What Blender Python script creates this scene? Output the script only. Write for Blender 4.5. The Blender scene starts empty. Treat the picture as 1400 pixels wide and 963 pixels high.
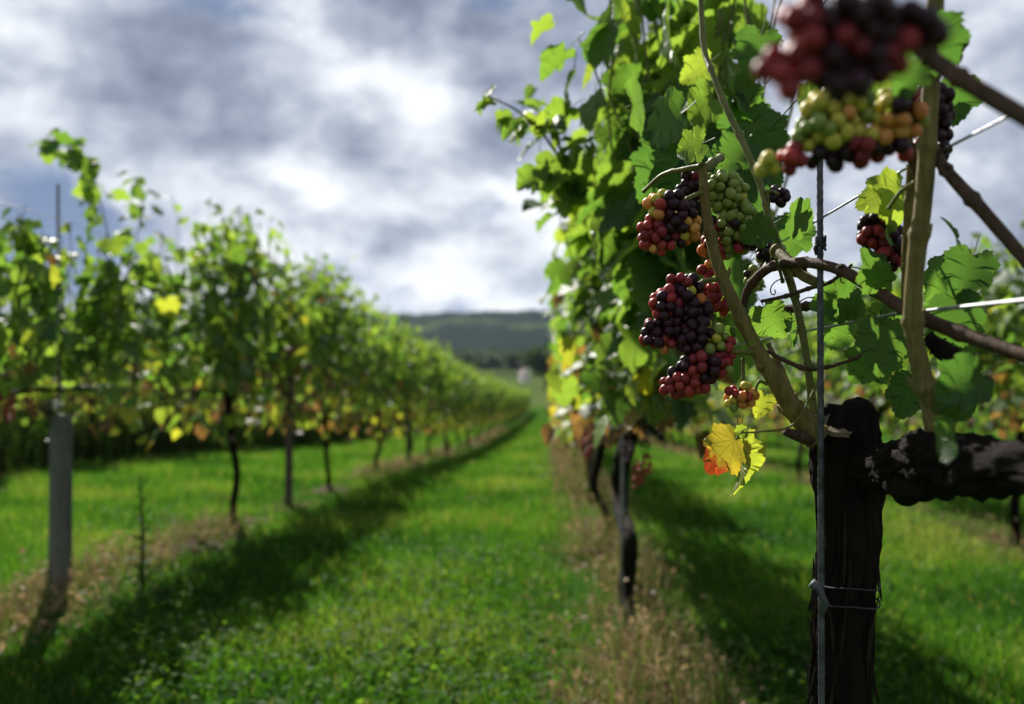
import bpy, math, random
import numpy as np
from mathutils import Vector, Matrix, noise as mnoise

R = math.radians
sc = bpy.context.scene
col = sc.collection

# ------------------------------------------------------------------ camera
CAM_Z = 1.2
F = 1253.0                       # focal length in photograph pixels (frame 1400 x 963)
YAW = math.atan2(52.0, F)        # rows (+Y) vanish a little off the frame's middle
cam_d = bpy.data.cameras.new('camera')
cam = bpy.data.objects.new('camera', cam_d); col.objects.link(cam)
cam.location = (0, 0, CAM_Z)
cam.rotation_euler = (R(90), 0, YAW)
cam_d.sensor_width = 36.0
cam_d.lens = F / 1400 * 36.0
cam_d.clip_start = 0.02
cam_d.clip_end = 9000
cam_d.dof.use_dof = True
cam_d.dof.focus_distance = 1.17
cam_d.dof.aperture_fstop = 3.1
cam_d.dof.aperture_blades = 0
sc.camera = cam

# ------------------------------------------------------------------ render look
sc.view_settings.view_transform = 'Standard'
sc.view_settings.look = 'None'
sc.view_settings.gamma = 1.0
sc.view_settings.use_curve_mapping = False
sc.view_settings.exposure = 1.08
sc.render.engine = 'CYCLES'
sc.cycles.use_denoising = True
sc.cycles.max_bounces = 7
sc.cycles.diffuse_bounces = 3
sc.cycles.glossy_bounces = 2
sc.cycles.transmission_bounces = 4
sc.cycles.volume_bounces = 0
sc.cycles.transparent_max_bounces = 4
sc.cycles.sample_clamp_indirect = 4.0
sc.cycles.sample_clamp_direct = 30.0
sc.cycles.caustics_reflective = False
sc.cycles.caustics_refractive = False

# ------------------------------------------------------------------ camera ray helpers (pixel -> direction; distance comes from the row planes)
FWD = Vector((-math.sin(YAW), math.cos(YAW), 0)); RGT = Vector((math.cos(YAW), math.sin(YAW), 0)); UP = Vector((0, 0, 1))
def ray(px, py): return FWD + RGT * ((px - 700) / F) + UP * ((481.5 - py) / F)
def P(px, py, Y):
    d = ray(px, py); return Vector((0, 0, CAM_Z)) + d * (Y / d.y)
def PX(px, py, X):
    d = ray(px, py); return Vector((0, 0, CAM_Z)) + d * (X / d.x)

# ------------------------------------------------------------------ world + sun
SUN_EL, SUN_AZ = R(37), R(23)          # azimuth measured from +Y towards -X
w = bpy.data.worlds.new('World'); sc.world = w; w.use_nodes = True
class NT:
    def __init__(s, tree): s.t = tree; s.n = tree.nodes; s.l = tree.links
    def node(s, typ, **kw):
        n = s.n.new(typ)
        for k, v in kw.items(): setattr(n, k, v)
        return n
    def link(s, a, b): s.l.new(a, b)
    def put(s, sock, v):
        if hasattr(v, 'is_output'): s.l.new(v, sock)
        else: sock.default_value = v
    def math(s, op, a, b=0.0, c=None, clamp=False):
        n = s.n.new('ShaderNodeMath'); n.operation = op; n.use_clamp = clamp
        s.put(n.inputs[0], a); s.put(n.inputs[1], b)
        if c is not None: s.put(n.inputs[2], c)
        return n.outputs[0]
    def vmath(s, op, a, b=(0, 0, 0)):
        n = s.n.new('ShaderNodeVectorMath'); n.operation = op
        s.put(n.inputs[0], a); s.put(n.inputs[1], b)
        return n.outputs['Value'] if op in ('DOT_PRODUCT', 'LENGTH', 'DISTANCE') else n.outputs[0]
    def noise(s, vec, scale, detail=4, rough=0.5, dist=0.0):
        n = s.n.new('ShaderNodeTexNoise')
        n.inputs['Scale'].default_value = scale; n.inputs['Detail'].default_value = detail
        n.inputs['Roughness'].default_value = rough; n.inputs['Distortion'].default_value = dist
        if vec is not None: s.link(vec, n.inputs['Vector'])
        return n
    def ramp(s, fac, stops, interp='LINEAR'):
        n = s.n.new('ShaderNodeValToRGB'); cr = n.color_ramp; cr.interpolation = interp
        while len(cr.elements) < len(stops): cr.elements.new(0.5)
        for e, (p, c) in zip(cr.elements, stops):
            e.position = p; e.color = (*c, 1) if len(c) == 3 else c
        s.put(n.inputs[0], fac); return n.outputs[0]
    def mix(s, fac, a, b, typ='MIX'):
        n = s.n.new('ShaderNodeMix'); n.data_type = 'RGBA'; n.blend_type = typ
        s.put(n.inputs['Factor'], fac)
        s.put(n.inputs['A'], a if hasattr(a, 'is_output') else (*a, 1))
        s.put(n.inputs['B'], b if hasattr(b, 'is_output') else (*b, 1))
        return n.outputs['Result']

def build_world():
    t = NT(w.node_tree); t.n.clear()
    out = t.node('ShaderNodeOutputWorld'); bg = t.node('ShaderNodeBackground')
    t.link(bg.outputs[0], out.inputs[0])
    sky = t.node('ShaderNodeTexSky', sky_type='NISHITA', sun_disc=False, sun_elevation=SUN_EL, sun_rotation=-SUN_AZ)
    sky.altitude = 60; sky.air_density = 1.0; sky.dust_density = 0.15; sky.ozone_density = 1.0
    blue = t.vmath('SCALE', sky.outputs[0]); blue.node.inputs['Scale'].default_value = 0.075
    tc = t.node('ShaderNodeTexCoord'); d = tc.outputs['Generated']
    t.link(t.vmath('NORMALIZE', t.vmath('ADD', d, (0, 0, 1.1))), sky.inputs['Vector'])
    # cloud deck in direction space, flattened a little towards the horizon
    wn = t.noise(d, 5.0, 4, 0.55)
    warp = t.vmath('SCALE', t.vmath('SUBTRACT', wn.outputs['Color'], (0.5, 0.5, 0.5))); warp.node.inputs['Scale'].default_value = 0.035
    dw = t.vmath('ADD', d, warp)
    sep = t.node('ShaderNodeSeparateXYZ'); t.link(dw, sep.inputs[0])
    cl = t.vmath('MULTIPLY', dw, (1.0, 1.0, 1.55))
    big = t.noise(cl, 2.3, 2, 0.5).outputs['Fac']
    med = t.noise(cl, 7.0, 11, 0.55).outputs['Fac']
    up_ = t.noise(t.vmath('ADD', cl, (0.012, -0.01, 0.035)), 7.0, 8, 0.52).outputs['Fac']
    med_s = t.noise(cl, 7.0, 8, 0.52).outputs['Fac']
    fine = t.noise(cl, 15.0, 6, 0.6).outputs['Fac']
    b = t.math('ADD', t.math('MULTIPLY', t.math('SUBTRACT', med, 0.5), -3.0), t.math('MULTIPLY', t.math('SUBTRACT', big, 0.5), -0.8))
    b = t.math('ADD', b, t.math('MULTIPLY', t.math('SUBTRACT', med_s, up_), 4.0))
    b = t.math('ADD', b, t.math('MULTIPLY', t.math('SUBTRACT', fine, 0.5), 0.35))
    # brighter towards the horizon under the cloud deck
    b = t.math('ADD', b, t.math('MULTIPLY', t.math('SUBTRACT', 0.17, sep.outputs[2]), 0.9, clamp=False))
    b = t.math('ADD', b, 0.68)
    cmb = t.node('ShaderNodeCombineXYZ'); t.link(sep.outputs[0], cmb.inputs[0]); t.link(sep.outputs[1], cmb.inputs[1]); t.link(t.math('MULTIPLY', sep.outputs[2], 2.5), cmb.inputs[2])
    # larger banks: (pixel centre, angular radius, flattening, weight)
    banks = [((60, 140), .11, 1.2, -.45), ((220, 105), .06, 1.5, -.35), ((440, 190), .09, 2.0, -.35), ((325, 195), .030, 1.3, -.40),
             ((600, 200), .10, 1.8, -.42), ((460, 335), .05, 2.4, -.40), ((690, 110), .06, 1.6, -.35), ((570, 310), .030, 1.3, -.40), ((520, 352), .03, 1.8, -.25), ((650, 370), .05, 2.6, -.25), ((400, 310), .03, 1.8, -.2),
             ((120, 240), .09, 2.6, .35), ((385, 238), .035, 1.6, .45), ((425, 70), .06, 2.0, .40), ((640, 320), .06, 2.0, .30), ((590, 140), .05, 1.8, .35), ((400, 395), .07, 2.0, .15), ((440, 260), .03, 1.5, .3), ((350, 100), .05, 2, .1),
             ((1250, 300), .16, 1.3, -.35), ((1160, 270), .05, 1.3, .35), ((1080, 110), .10, 1.3, -.1), ((680, 260), .03, 2, .2)]
    for (px, py), r, fl, wt in banks:
        v = ray(px, py).normalized()
        df = t.vmath('MULTIPLY', t.vmath('SUBTRACT', dw, tuple(v)), (1, 1, fl))
        q = t.math('DIVIDE', t.vmath('LENGTH', df), r)
        g = t.math('POWER', 2.718, t.math('MULTIPLY', t.math('MULTIPLY', q, q), -1.0))
        b = t.math('MULTIPLY_ADD', g, wt, b)
    b = t.math('MULTIPLY_ADD', b, 0.58, 0.25)
    cloud = t.ramp(b, [(0.0, (.14, .165, .235)), (0.22, (.21, .24, .32)), (0.45, (.34, .375, .45)), (0.62, (.49, .525, .59)), (0.78, (.64, .665, .71)), (1.0, (.77, .785, .805))])
    # gaps of blue
    v = ray(85, 322).normalized()
    df = t.vmath('MULTIPLY', t.vmath('SUBTRACT', dw, tuple(v)), (1, 1, 1.7))
    q = t.math('DIVIDE', t.vmath('LENGTH', df), 0.088)
    g = t.math('POWER', 2.718, t.math('MULTIPLY', t.math('MULTIPLY', q, q), -1.0))
    gap_n = t.noise(cmb.outputs[0], 2.6, 5, 0.55)
    g = t.math('ADD', t.math('MULTIPLY', g, 1.5), t.math('MULTIPLY', t.math('SUBTRACT', gap_n.outputs['Fac'], 0.70), 5.0, clamp=True))
    g = t.math('ADD', g, t.math('MULTIPLY', t.math('SUBTRACT', med, 0.5), 4.0), clamp=True)
    gm = t.ramp(g, [(0.25, (0, 0, 0)), (1.0, (1, 1, 1))], 'EASE')
    t.link(t.mix(gm, cloud, blue), bg.inputs['Color'])
    bg.inputs['Strength'].default_value = 0.68
build_world()

sun_d = bpy.data.lights.new('sun', 'SUN'); sun_d.energy = 5.0; sun_d.angle = R(0.53); sun_d.color = (1.0, 0.95, 0.86)
sun = bpy.data.objects.new('sun', sun_d); col.objects.link(sun)
SUN_DIR = Vector((-math.sin(SUN_AZ) * math.cos(SUN_EL), math.cos(SUN_AZ) * math.cos(SUN_EL), math.sin(SUN_EL)))
sun.rotation_euler = SUN_DIR.to_track_quat('Z', 'Y').to_euler()
sun.location = SUN_DIR * 50

# ------------------------------------------------------------------ object helpers
def tag(o, label=None, cat=None, group=None, kind=None):
    if label: o['label'] = label
    if cat: o['category'] = cat
    if group: o['group'] = group
    if kind: o['kind'] = kind
    return o
def obj(name, me, parent=None, mat=None, loc=None):
    o = bpy.data.objects.new(name, me); col.objects.link(o)
    if parent is not None: o.parent = parent
    if mat is not None and me is not None and len(me.materials) == 0: me.materials.append(mat)
    if loc is not None: o.location = loc
    return o
def empty(name, loc=(0, 0, 0), rz=0.0):
    o = bpy.data.objects.new(name, None); col.objects.link(o); o.location = loc; o.rotation_euler = (0, 0, rz)
    o.empty_display_size = 0.1
    return o
def copy_tree(o, parent=None):
    c = o.copy(); col.objects.link(c); c.parent = parent
    for ch in KIDS.get(o.name, []): copy_tree(ch, c)
    return c
KIDS = {}
def mesh_np(name, V, T, attrs=None, smooth=False):
    V = np.asarray(V, dtype=np.float32); T = np.asarray(T, dtype=np.int32)
    me = bpy.data.meshes.new(name)
    me.vertices.add(len(V)); me.vertices.foreach_set('co', V.ravel())
    me.loops.add(T.size); me.polygons.add(len(T))
    me.polygons.foreach_set('loop_start', np.arange(0, T.size, T.shape[1], dtype=np.int32))
    me.loops.foreach_set('vertex_index', T.ravel())
    for k, a in (attrs or {}).items():
        a = np.asarray(a, dtype=np.float32)
        if a.ndim == 1:
            at = me.attributes.new(k, 'FLOAT', 'POINT'); at.data.foreach_set('value', a)
        else:
            at = me.attributes.new(k, 'FLOAT_VECTOR', 'POINT'); at.data.foreach_set('vector', a.ravel())
    me.update(calc_edges=True)
    if smooth: me.polygons.foreach_set('use_smooth', np.ones(len(T), dtype=bool))
    return me
class MB:
    """collects tubes into one mesh"""
    def __init__(s): s.V = []; s.F = []; s.n = 0
    def add(s, V, F):
        s.V += [tuple(v) for v in V]; s.F += [tuple(i + s.n for i in f) for f in F]; s.n += len(V)
    def tube(s, pts, rad, seg=8, disp=None, cap=True):
        pts = [Vector(p) for p in pts]; n = len(pts)
        if not hasattr(rad, '__len__'): rad = [rad] * n
        V, F_ = [], []
        ref = None
        for i, p in enumerate(pts):
            tdir = (pts[min(i + 1, n - 1)] - pts[max(i - 1, 0)]).normalized()
            if ref is None: ref = tdir.orthogonal().normalized()
            ref = (ref - tdir * ref.dot(tdir)).normalized(); bn = tdir.cross(ref)
            for k in range(seg):
                a = 2 * math.pi * k / seg
                nd = ref * math.cos(a) + bn * math.sin(a)
                r = rad[i]
                if disp: r = disp(p, nd, r, i / max(n - 1, 1), a)
                V.append(p + nd * r)
        for i in range(n - 1):
            for k in range(seg):
                a, b = i * seg + k, i * seg + (k + 1) % seg
                F_.append((a, b, b + seg, a + seg))
        if cap:
            F_.append(tuple(range(seg - 1, -1, -1))); F_.append(tuple((n - 1) * seg + k for k in range(seg)))
        s.add(V, F_)
    def build(s, name, smooth=True):
        me = bpy.data.meshes.new(name); me.from_pydata(s.V, [], s.F); me.update()
        if smooth: me.polygons.foreach_set('use_smooth', np.ones(len(me.polygons), dtype=bool))
        return me
def spline(pts, n):
    """Catmull-Rom through pts"""
    pts = [Vector(p) for p in pts]; q = [pts[0] * 2 - pts[1]] + pts + [pts[-1] * 2 - pts[-2]]
    out = []
    m = len(pts) - 1
    for i in range(n + 1):
        u = i / n * m; k = min(int(u), m - 1); t = u - k
        a, b, c, d = q[k], q[k + 1], q[k + 2], q[k + 3]
        out.append(0.5 * ((2 * b) + (c - a) * t + (2 * a - 5 * b + 4 * c - d) * t * t + (3 * b - a - 3 * c + d) * t ** 3))
    return out
def lerp_list(vals, n):
    return list(np.interp(np.linspace(0, 1, n + 1), np.linspace(0, 1, len(vals)), vals))

# ------------------------------------------------------------------ materials
def new_mat(name):
    m = bpy.data.materials.new(name); m.use_nodes = True
    t = NT(m.node_tree); t.n.clear()
    t.out = t.node('ShaderNodeOutputMaterial')
    return m, t
def principled(t, color, rough=0.7, spec=0.3, bump=None, bump_d=0.01, bump_s=0.5, **kw):
    p = t.node('ShaderNodeBsdfPrincipled')
    t.put(p.inputs['Base Color'], color if hasattr(color, 'is_output') else (*color, 1))
    t.put(p.inputs['Roughness'], rough); t.put(p.inputs['Specular IOR Level'], spec)
    for k, v in kw.items(): t.put(p.inputs[k], v)
    if bump is not None:
        bn = t.node('ShaderNodeBump'); bn.inputs['Distance'].default_value = bump_d; bn.inputs['Strength'].default_value = bump_s
        t.link(bump, bn.inputs['Height']); t.link(bn.outputs[0], p.inputs['Normal'])
    return p

def leaf_material(name, mode):
    """mode 'attr': tint value from the point attribute lv; 'obj': from the object colour"""
    m, t = new_mat(name)
    if mode == 'attr':
        a = t.node('ShaderNodeAttribute', attribute_name='lv'); val = a.outputs['Fac']
    else:
        oi = t.node('ShaderNodeObjectInfo')
        s = t.node('ShaderNodeSeparateColor'); t.link(oi.outputs['Color'], s.inputs[0]); val = s.outputs[0]
    lc = t.node('ShaderNodeAttribute', attribute_name='lc').outputs['Vector']     # leaf coordinates, x across, y along the midrib
    # 0..0.6 greens, 0.7..0.8 yellow, 0.9 russet, 1 brown
    stops = [(0.0, (.018, .055, .022)), (0.25, (.036, .092, .024)), (0.5, (.07, .138, .026)), (0.62, (.115, .178, .028)), (0.74, (.26, .27, .03)), (0.84, (.38, .30, .04)), (0.92, (.21, .12, .045)), (1.0, (.10, .055, .028))]
    base = t.ramp(val, stops)
    stopsT = [(0.0, (.06, .16, .02)), (0.25, (.145, .29, .028)), (0.5, (.28, .44, .038)), (0.62, (.39, .51, .04)), (0.74, (.55, .52, .03)), (0.84, (.62, .42, .03)), (0.92, (.30, .15, .04)), (1.0, (.13, .065, .02))]
    thru = t.ramp(val, stopsT)
    # veins: five ribs fanning out from the petiole and side veins along the midrib
    s = t.node('ShaderNodeSeparateXYZ'); t.link(lc, s.inputs[0])
    x = t.math('ABSOLUTE', s.outputs[0]); y = s.outputs[1]
    dmin = x
    for ang in (34, 66, 105):
        c_, s_ = math.cos(R(ang)), math.sin(R(ang))
        dd = t.math('ABSOLUTE', t.math('SUBTRACT', t.math('MULTIPLY', x, c_), t.math('MULTIPLY', y, s_)))
        dmin = t.math('MINIMUM', dmin, dd)
    side = t.math('ABSOLUTE', t.math('SUBTRACT', t.math('FRACT', t.math('MULTIPLY', t.math('SUBTRACT', y, t.math('MULTIPLY', x, 0.75)), 6.0)), 0.5))
    vein = t.math('SUBTRACT', 1.0, t.math('MULTIPLY', dmin, 55.0), clamp=True)
    sv = t.math('MULTIPLY', t.math('SUBTRACT', 1.0, t.math('MULTIPLY', side, 11.0), clamp=True), 0.45)
    vein = t.math('MAXIMUM', vein, sv)
    nz = t.noise(lc, 5.0, 5, 0.6).outputs['Fac']
    pos = t.node('ShaderNodeNewGeometry').outputs['Position']
    nz2 = t.noise(pos, 35.0, 4, 0.6).outputs['Fac']
    base = t.mix(t.math('MULTIPLY', t.math('SUBTRACT', nz2, 0.35), 0.7, clamp=True), base, (.03, .06, .015))
    base = t.mix(t.math('MULTIPLY', vein, 0.55), base, (.20, .27, .07))
    thru = t.mix(t.math('MULTIPLY', vein, 0.55), thru, (.12, .17, .02))
    if mode == 'obj':
        # red flush towards the tip where the object colour's green channel asks for it
        red = t.math('MULTIPLY', s_in(t, t.math('ADD', t.math('MULTIPLY', y, 1.0), t.math('MULTIPLY', t.math('SUBTRACT', nz, 0.5), 1.0)), 0.45, 0.72), sep_g(t))
        base = t.mix(red, base, (.22, .03, .015)); thru = t.mix(red, thru, (.45, .05, .015))
        spots = t.math('MULTIPLY', s_in(t, t.noise(lc, 16, 2, 0.5).outputs['Fac'], 0.66, 0.72), 0.5)
        base = t.mix(spots, base, (.10, .06, .02)); thru = t.mix(spots, thru, (.14, .07, .02))
    p = principled(t, base, 0.48, 0.29, t.math('ADD', t.math('MULTIPLY', vein, -0.6), nz2), 0.004, 0.6)
    tr = t.node('ShaderNodeBsdfTranslucent'); t.link(thru, tr.inputs[0])
    mx = t.node('ShaderNodeMixShader'); mx.inputs[0].default_value = 0.52
    t.link(p.outputs[0], mx.inputs[1]); t.link(tr.outputs[0], mx.inputs[2]); t.link(mx.outputs[0], t.out.inputs[0])
    return m
def s_in(t, v, a, b):
    n = t.node('ShaderNodeMapRange', interpolation_type='SMOOTHSTEP')
    t.put(n.inputs[0], v); n.inputs[1].default_value = a; n.inputs[2].default_value = b; n.inputs[3].default_value = 0; n.inputs[4].default_value = 1
    return n.outputs[0]
def sep_g(t):
    oi = t.node('ShaderNodeObjectInfo'); s = t.node('ShaderNodeSeparateColor'); t.link(oi.outputs['Color'], s.inputs[0])
    return t.math('SUBTRACT', 1.0, s.outputs[1])
M_LEAF = leaf_material('vine_leaf', 'obj')
M_CROWN = leaf_material('vine_foliage', 'attr')

def bark_material(name, dark, light, scale=40.0, stretch=0.18, bump=0.6, rough=0.9):
    m, t = new_mat(name)
    tc = t.node('ShaderNodeTexCoord'); mp = t.node('ShaderNodeMapping'); mp.inputs['Scale'].default_value = (1, 1, stretch)
    t.link(tc.outputs['Object'], mp.inputs[0])
    n1 = t.noise(mp.outputs[0], scale, 8, 0.65, 0.6).outputs['Fac']
    n2 = t.noise(tc.outputs['Object'], scale * .3, 4, 0.6).outputs['Fac']
    c = t.ramp(t.math('ADD', t.math('MULTIPLY', n1, .7), t.math('MULTIPLY', n2, .3)), [(0.3, dark), (0.75, light)])
    p = principled(t, c, rough, 0.08, n1, 0.006, bump)
    t.link(p.outputs[0], t.out.inputs[0]); return m
M_BARK = bark_material('vine_bark', (.003, .0022, .0018), (.020, .015, .011), 80, .14, 1.0)
M_STRIP = bark_material('bark_strip', (.008, .006, .004), (.04, .03, .022), 90)
M_CANE = bark_material('green_brown_cane', (.055, .045, .014), (.23, .185, .06), 150, .10, .6, .6)
M_CANE_PALE = bark_material('pale_cane', (.07, .058, .02), (.26, .21, .08), 150, .10, .6, .55)
M_CANE_DARK = bark_material('old_brown_cane', (.03, .018, .012), (.11, .07, .045), 110, .12, .4, .7)
M_SHOOT = bark_material('young_shoot', (.06, .08, .02), (.17, .16, .05), 100, .15, .2, .5)
M_CUT = bark_material('cut_wood', (.10, .075, .05), (.24, .19, .13), 120, 1.0, .4, .8)
M_POST = bark_material('weathered_post', (.07, .076, .066), (.18, .185, .16), 60, .06, .4, .85)
M_POST_DARK = bark_material('brown_post', (.045, .035, .028), (.14, .115, .09), 60, .06, .4, .85)
M_WEED_STEM = bark_material('weed_stem', (.02, .04, .015), (.05, .08, .03), 60)

def metal_material(name, c1, c2, rough=0.45, metallic=0.85):
    m, t = new_mat(name)
    tc = t.node('ShaderNodeTexCoord')
    n = t.noise(tc.outputs['Object'], 60, 5, 0.6).outputs['Fac']
    c = t.ramp(n, [(.35, c1), (.7, c2)])
    p = principled(t, c, rough, 0.5, n, 0.001, 0.3, Metallic=metallic)
    t.link(p.outputs[0], t.out.inputs[0]); return m
M_WIRE = metal_material('galvanised_wire', (.17, .175, .19), (.36, .37, .39), .42)
M_ROD = metal_material('steel_rod', (.03, .032, .037), (.11, .114, .13), .55, .5)
M_STAKE = metal_material('grey_stake', (.11, .11, .11), (.25, .25, .25), .6, .4)
M_TIE = metal_material('black_tie', (.008, .008, .01), (.03, .03, .035), .8, .0)

def berry_material(name, c1, c2, sss, rad, bloom):
    m, t = new_mat(name)
    tc = t.node('ShaderNodeTexCoord'); oi = t.node('ShaderNodeObjectInfo')
    off = t.vmath('ADD', tc.outputs['Object'], oi.outputs['Location'])
    n = t.noise(off, 70, 4, 0.6).outputs['Fac']
    rnd = oi.outputs['Random']
    c = t.mix(rnd, c1, c2)
    c = t.mix(t.math('MULTIPLY', t.math('SUBTRACT', n, .42), bloom, clamp=True), c, (.42, .36, .42))
    p = principled(t, c, t.math('ADD', 0.32, t.math('MULTIPLY', n, 0.35)), 0.25, None)
    p.inputs['Subsurface Weight'].default_value = sss
    p.inputs['Subsurface Radius'].default_value = rad
    p.inputs['Subsurface Scale'].default_value = 1.0
    t.link(p.outputs[0], t.out.inputs[0]); return m
M_BERRY = {
    'dark': berry_material('berry_dark_purple', (.010, .002, .006), (.030, .004, .012), .3, (.004, .001, .001), .08),
    'wine': berry_material('berry_wine_red', (.13, .008, .014), (.26, .02, .024), .8, (.012, .002, .002), .25),
    'red': berry_material('berry_rose_red', (.16, .012, .016), (.27, .034, .024), 1.0, (.016, .005, .003), .15),
    'amber': berry_material('berry_amber', (.38, .13, .035), (.46, .25, .06), 1.0, (.016, .008, .003), .1),
    'lime': berry_material('berry_yellow_green', (.33, .33, .04), (.42, .36, .055), 1.0, (.010, .008, .003), .2),
    'green': berry_material('berry_dull_green', (.13, .19, .03), (.20, .24, .05), .9, (.008, .008, .003), .25),
}

def plain_attr_material(name, stops, thru_gain, mixf, rough=0.45, spec=0.4):
    m, t = new_mat(name)
    v = t.node('ShaderNodeAttribute', attribute_name='lv').outputs['Fac']
    c = t.ramp(v, stops)
    tr = t.node('ShaderNodeBsdfTranslucent')
    g = t.mix(1.0, c, thru_gain, 'MULTIPLY'); t.link(g, tr.inputs[0])
    p = principled(t, c, rough, spec)
    mx = t.node('ShaderNodeMixShader'); mx.inputs[0].default_value = mixf
    t.link(p.outputs[0], mx.inputs[1]); t.link(tr.outputs[0], mx.inputs[2]); t.link(mx.outputs[0], t.out.inputs[0])
    return m
M_GRASS = plain_attr_material('grass_blade', [(0, (.010, .038, .006)), (.5, (.028, .090, .010)), (.85, (.060, .138, .015)), (1, (.15, .15, .06))], (2.4, 2.2, 1.0), .45, .5, .22)
M_CLOVER = plain_attr_material('clover_leaf', [(0, (.015, .05, .008)), (.6, (.04, .105, .013)), (1, (.085, .15, .022))], (2.4, 2.2, 1.0), .45, .6, .04)
M_DRY = plain_attr_material('dry_stalk', [(0, (.05, .032, .02)), (.4, (.19, .13, .075)), (.75, (.36, .27, .16)), (1, (.09, .15, .02))], (1.2, 1.1, .9), .3, .7, .2)
M_SCRUB = plain_attr_material('scrub_stalk', [(0, (.012, .02, .008)), (.5, (.03, .042, .014)), (.8, (.075, .065, .03)), (1, (.03, .06, .012))], (1.5, 1.6, .8), .3, .7, .1)
M_TREE = plain_attr_material('tree_leaf', [(0, (.016, .035, .012)), (.6, (.04, .07, .02)), (1, (.09, .09, .03))], (1.5, 1.6, .8), .3, .6, .3)

# ------------------------------------------------------------------ ground
ROWS = [-16.0, -12.8, -9.6, -6.5, -2.35, 0.37, 3.2, 6.1]
_py = np.array([-60, -10, 0, 4, 8, 10, 13, 24, 50, 80, 130, 187, 300, 500, 700, 1000, 4000])
_pz = np.array([.5, .12, .03, 0., -.18, -.32, -.52, -1.42, -2.95, -4.45, -6.4, -8.3, -11, -13.3, -14, -14.2, -14.2])
_fy = np.arange(-60, 4000, 0.5); _fz = np.interp(_fy, _py, _pz)
_k = np.exp(-0.5 * (np.arange(-16, 17) / 5.0) ** 2); _k /= _k.sum()
_fzs = np.convolve(np.pad(_fz, 16, mode='edge'), _k, mode='valid')
def gz(x, y):
    x = np.asarray(x, dtype=float); y = np.asarray(y, dtype=float)
    z = np.interp(y, _fy, _fzs) + 0.05 * np.clip(-3.2 - x, 0, 14) * np.clip((300 - y) / 300, 0, 1)
    z = z + np.clip((8.0 - y) / 3.0, 0, 1) * np.interp(x, [-1.8, .2], [.06, -.10])
    return z
def G(x, y): return float(gz(x, y))

def ground():
    xs = np.unique(np.concatenate([np.arange(-12, 10, .25), np.arange(-60, 60, 4), np.linspace(-400, 400, 41), np.linspace(-3500, 3500, 36)]))
    ys = np.unique(np.concatenate([np.arange(-4, 30, .3), np.arange(-60, 130, 2.5), np.arange(130, 700, 15), np.linspace(700, 4500, 30)]))
    X, Y = np.meshgrid(xs, ys); Z = gz(X, Y)
    near = (np.abs(Y - 14) < 18) & (np.abs(X) < 12)
    for i in range(X.shape[0]):
        if ys[i] > 32: break
        for j in range(X.shape[1]):
            if near[i, j]:
                dr = min(abs(X[i, j] - r) for r in ROWS)
                a = .018 if dr > .45 else .035
                Z[i, j] += a * mnoise.noise((X[i, j] * 1.4, Y[i, j] * 1.4, 3.1)) + (0.03 * math.exp(-(dr / .3) ** 2))
    nx, ny = len(xs), len(ys)
    V = np.stack([X, Y, Z], -1).reshape(-1, 3)
    i = np.arange((ny - 1) * (nx - 1)); r = i // (nx - 1); c = i % (nx - 1); a = r * nx + c
    me = mesh_np('ground', V, np.stack([a, a + 1, a + nx + 1, a + nx], -1), smooth=True)
    m, t = new_mat('meadow_ground')
    pos = t.node('ShaderNodeNewGeometry').outputs['Position']
    s = t.node('ShaderNodeSeparateXYZ'); t.link(pos, s.inputs[0])
    wob = t.math('MULTIPLY', t.math('SUBTRACT', t.noise(pos, 1.3, 4, .6).outputs['Fac'], .5), .7)
    xw = t.math('ADD', s.outputs[0], wob)
    strip = None
    for rx in ROWS:
        dd = s_in(t, t.math('ABSOLUTE', t.math('SUBTRACT', xw, rx)), .36, .12)
        strip = dd if strip is None else t.math('MAXIMUM', strip, dd)
    strip = t.math('MULTIPLY', strip, t.math('LESS_THAN', s.outputs[1], 104.0))
    n1 = t.noise(pos, 22, 6, .65).outputs['Fac']; n2 = t.noise(pos, 1.1, 4, .6).outputs['Fac']; n3 = t.noise(pos, .02, 4, .6).outputs['Fac']
    g = t.ramp(t.math('ADD', t.math('MULTIPLY', n1, .5), t.math('MULTIPLY', n2, .5)), [(.3, (.012, .034, .006)), (.5, (.03, .08, .010)), (.7, (.055, .12, .015))])
    far = t.ramp(n3, [(.35, (.045, .075, .022)), (.5, (.075, .10, .032)), (.65, (.038, .062, .02))])
    g = t.mix(s_in(t, s.outputs[1], 105, 135), g, far)
    soil = t.ramp(n1, [(.3, (.022, .015, .010)), (.55, (.075, .05, .032)), (.75, (.15, .105, .065))])
    strip = t.math('MULTIPLY', strip, s_in(t, n2, .42, .62))
    c = t.mix(strip, g, soil)
    p = principled(t, c, 1.0, .0, n1, .03, .8)
    t.link(p.outputs[0], t.out.inputs[0])
    tag(obj('ground', me, mat=m), kind='structure')
ground()

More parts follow.
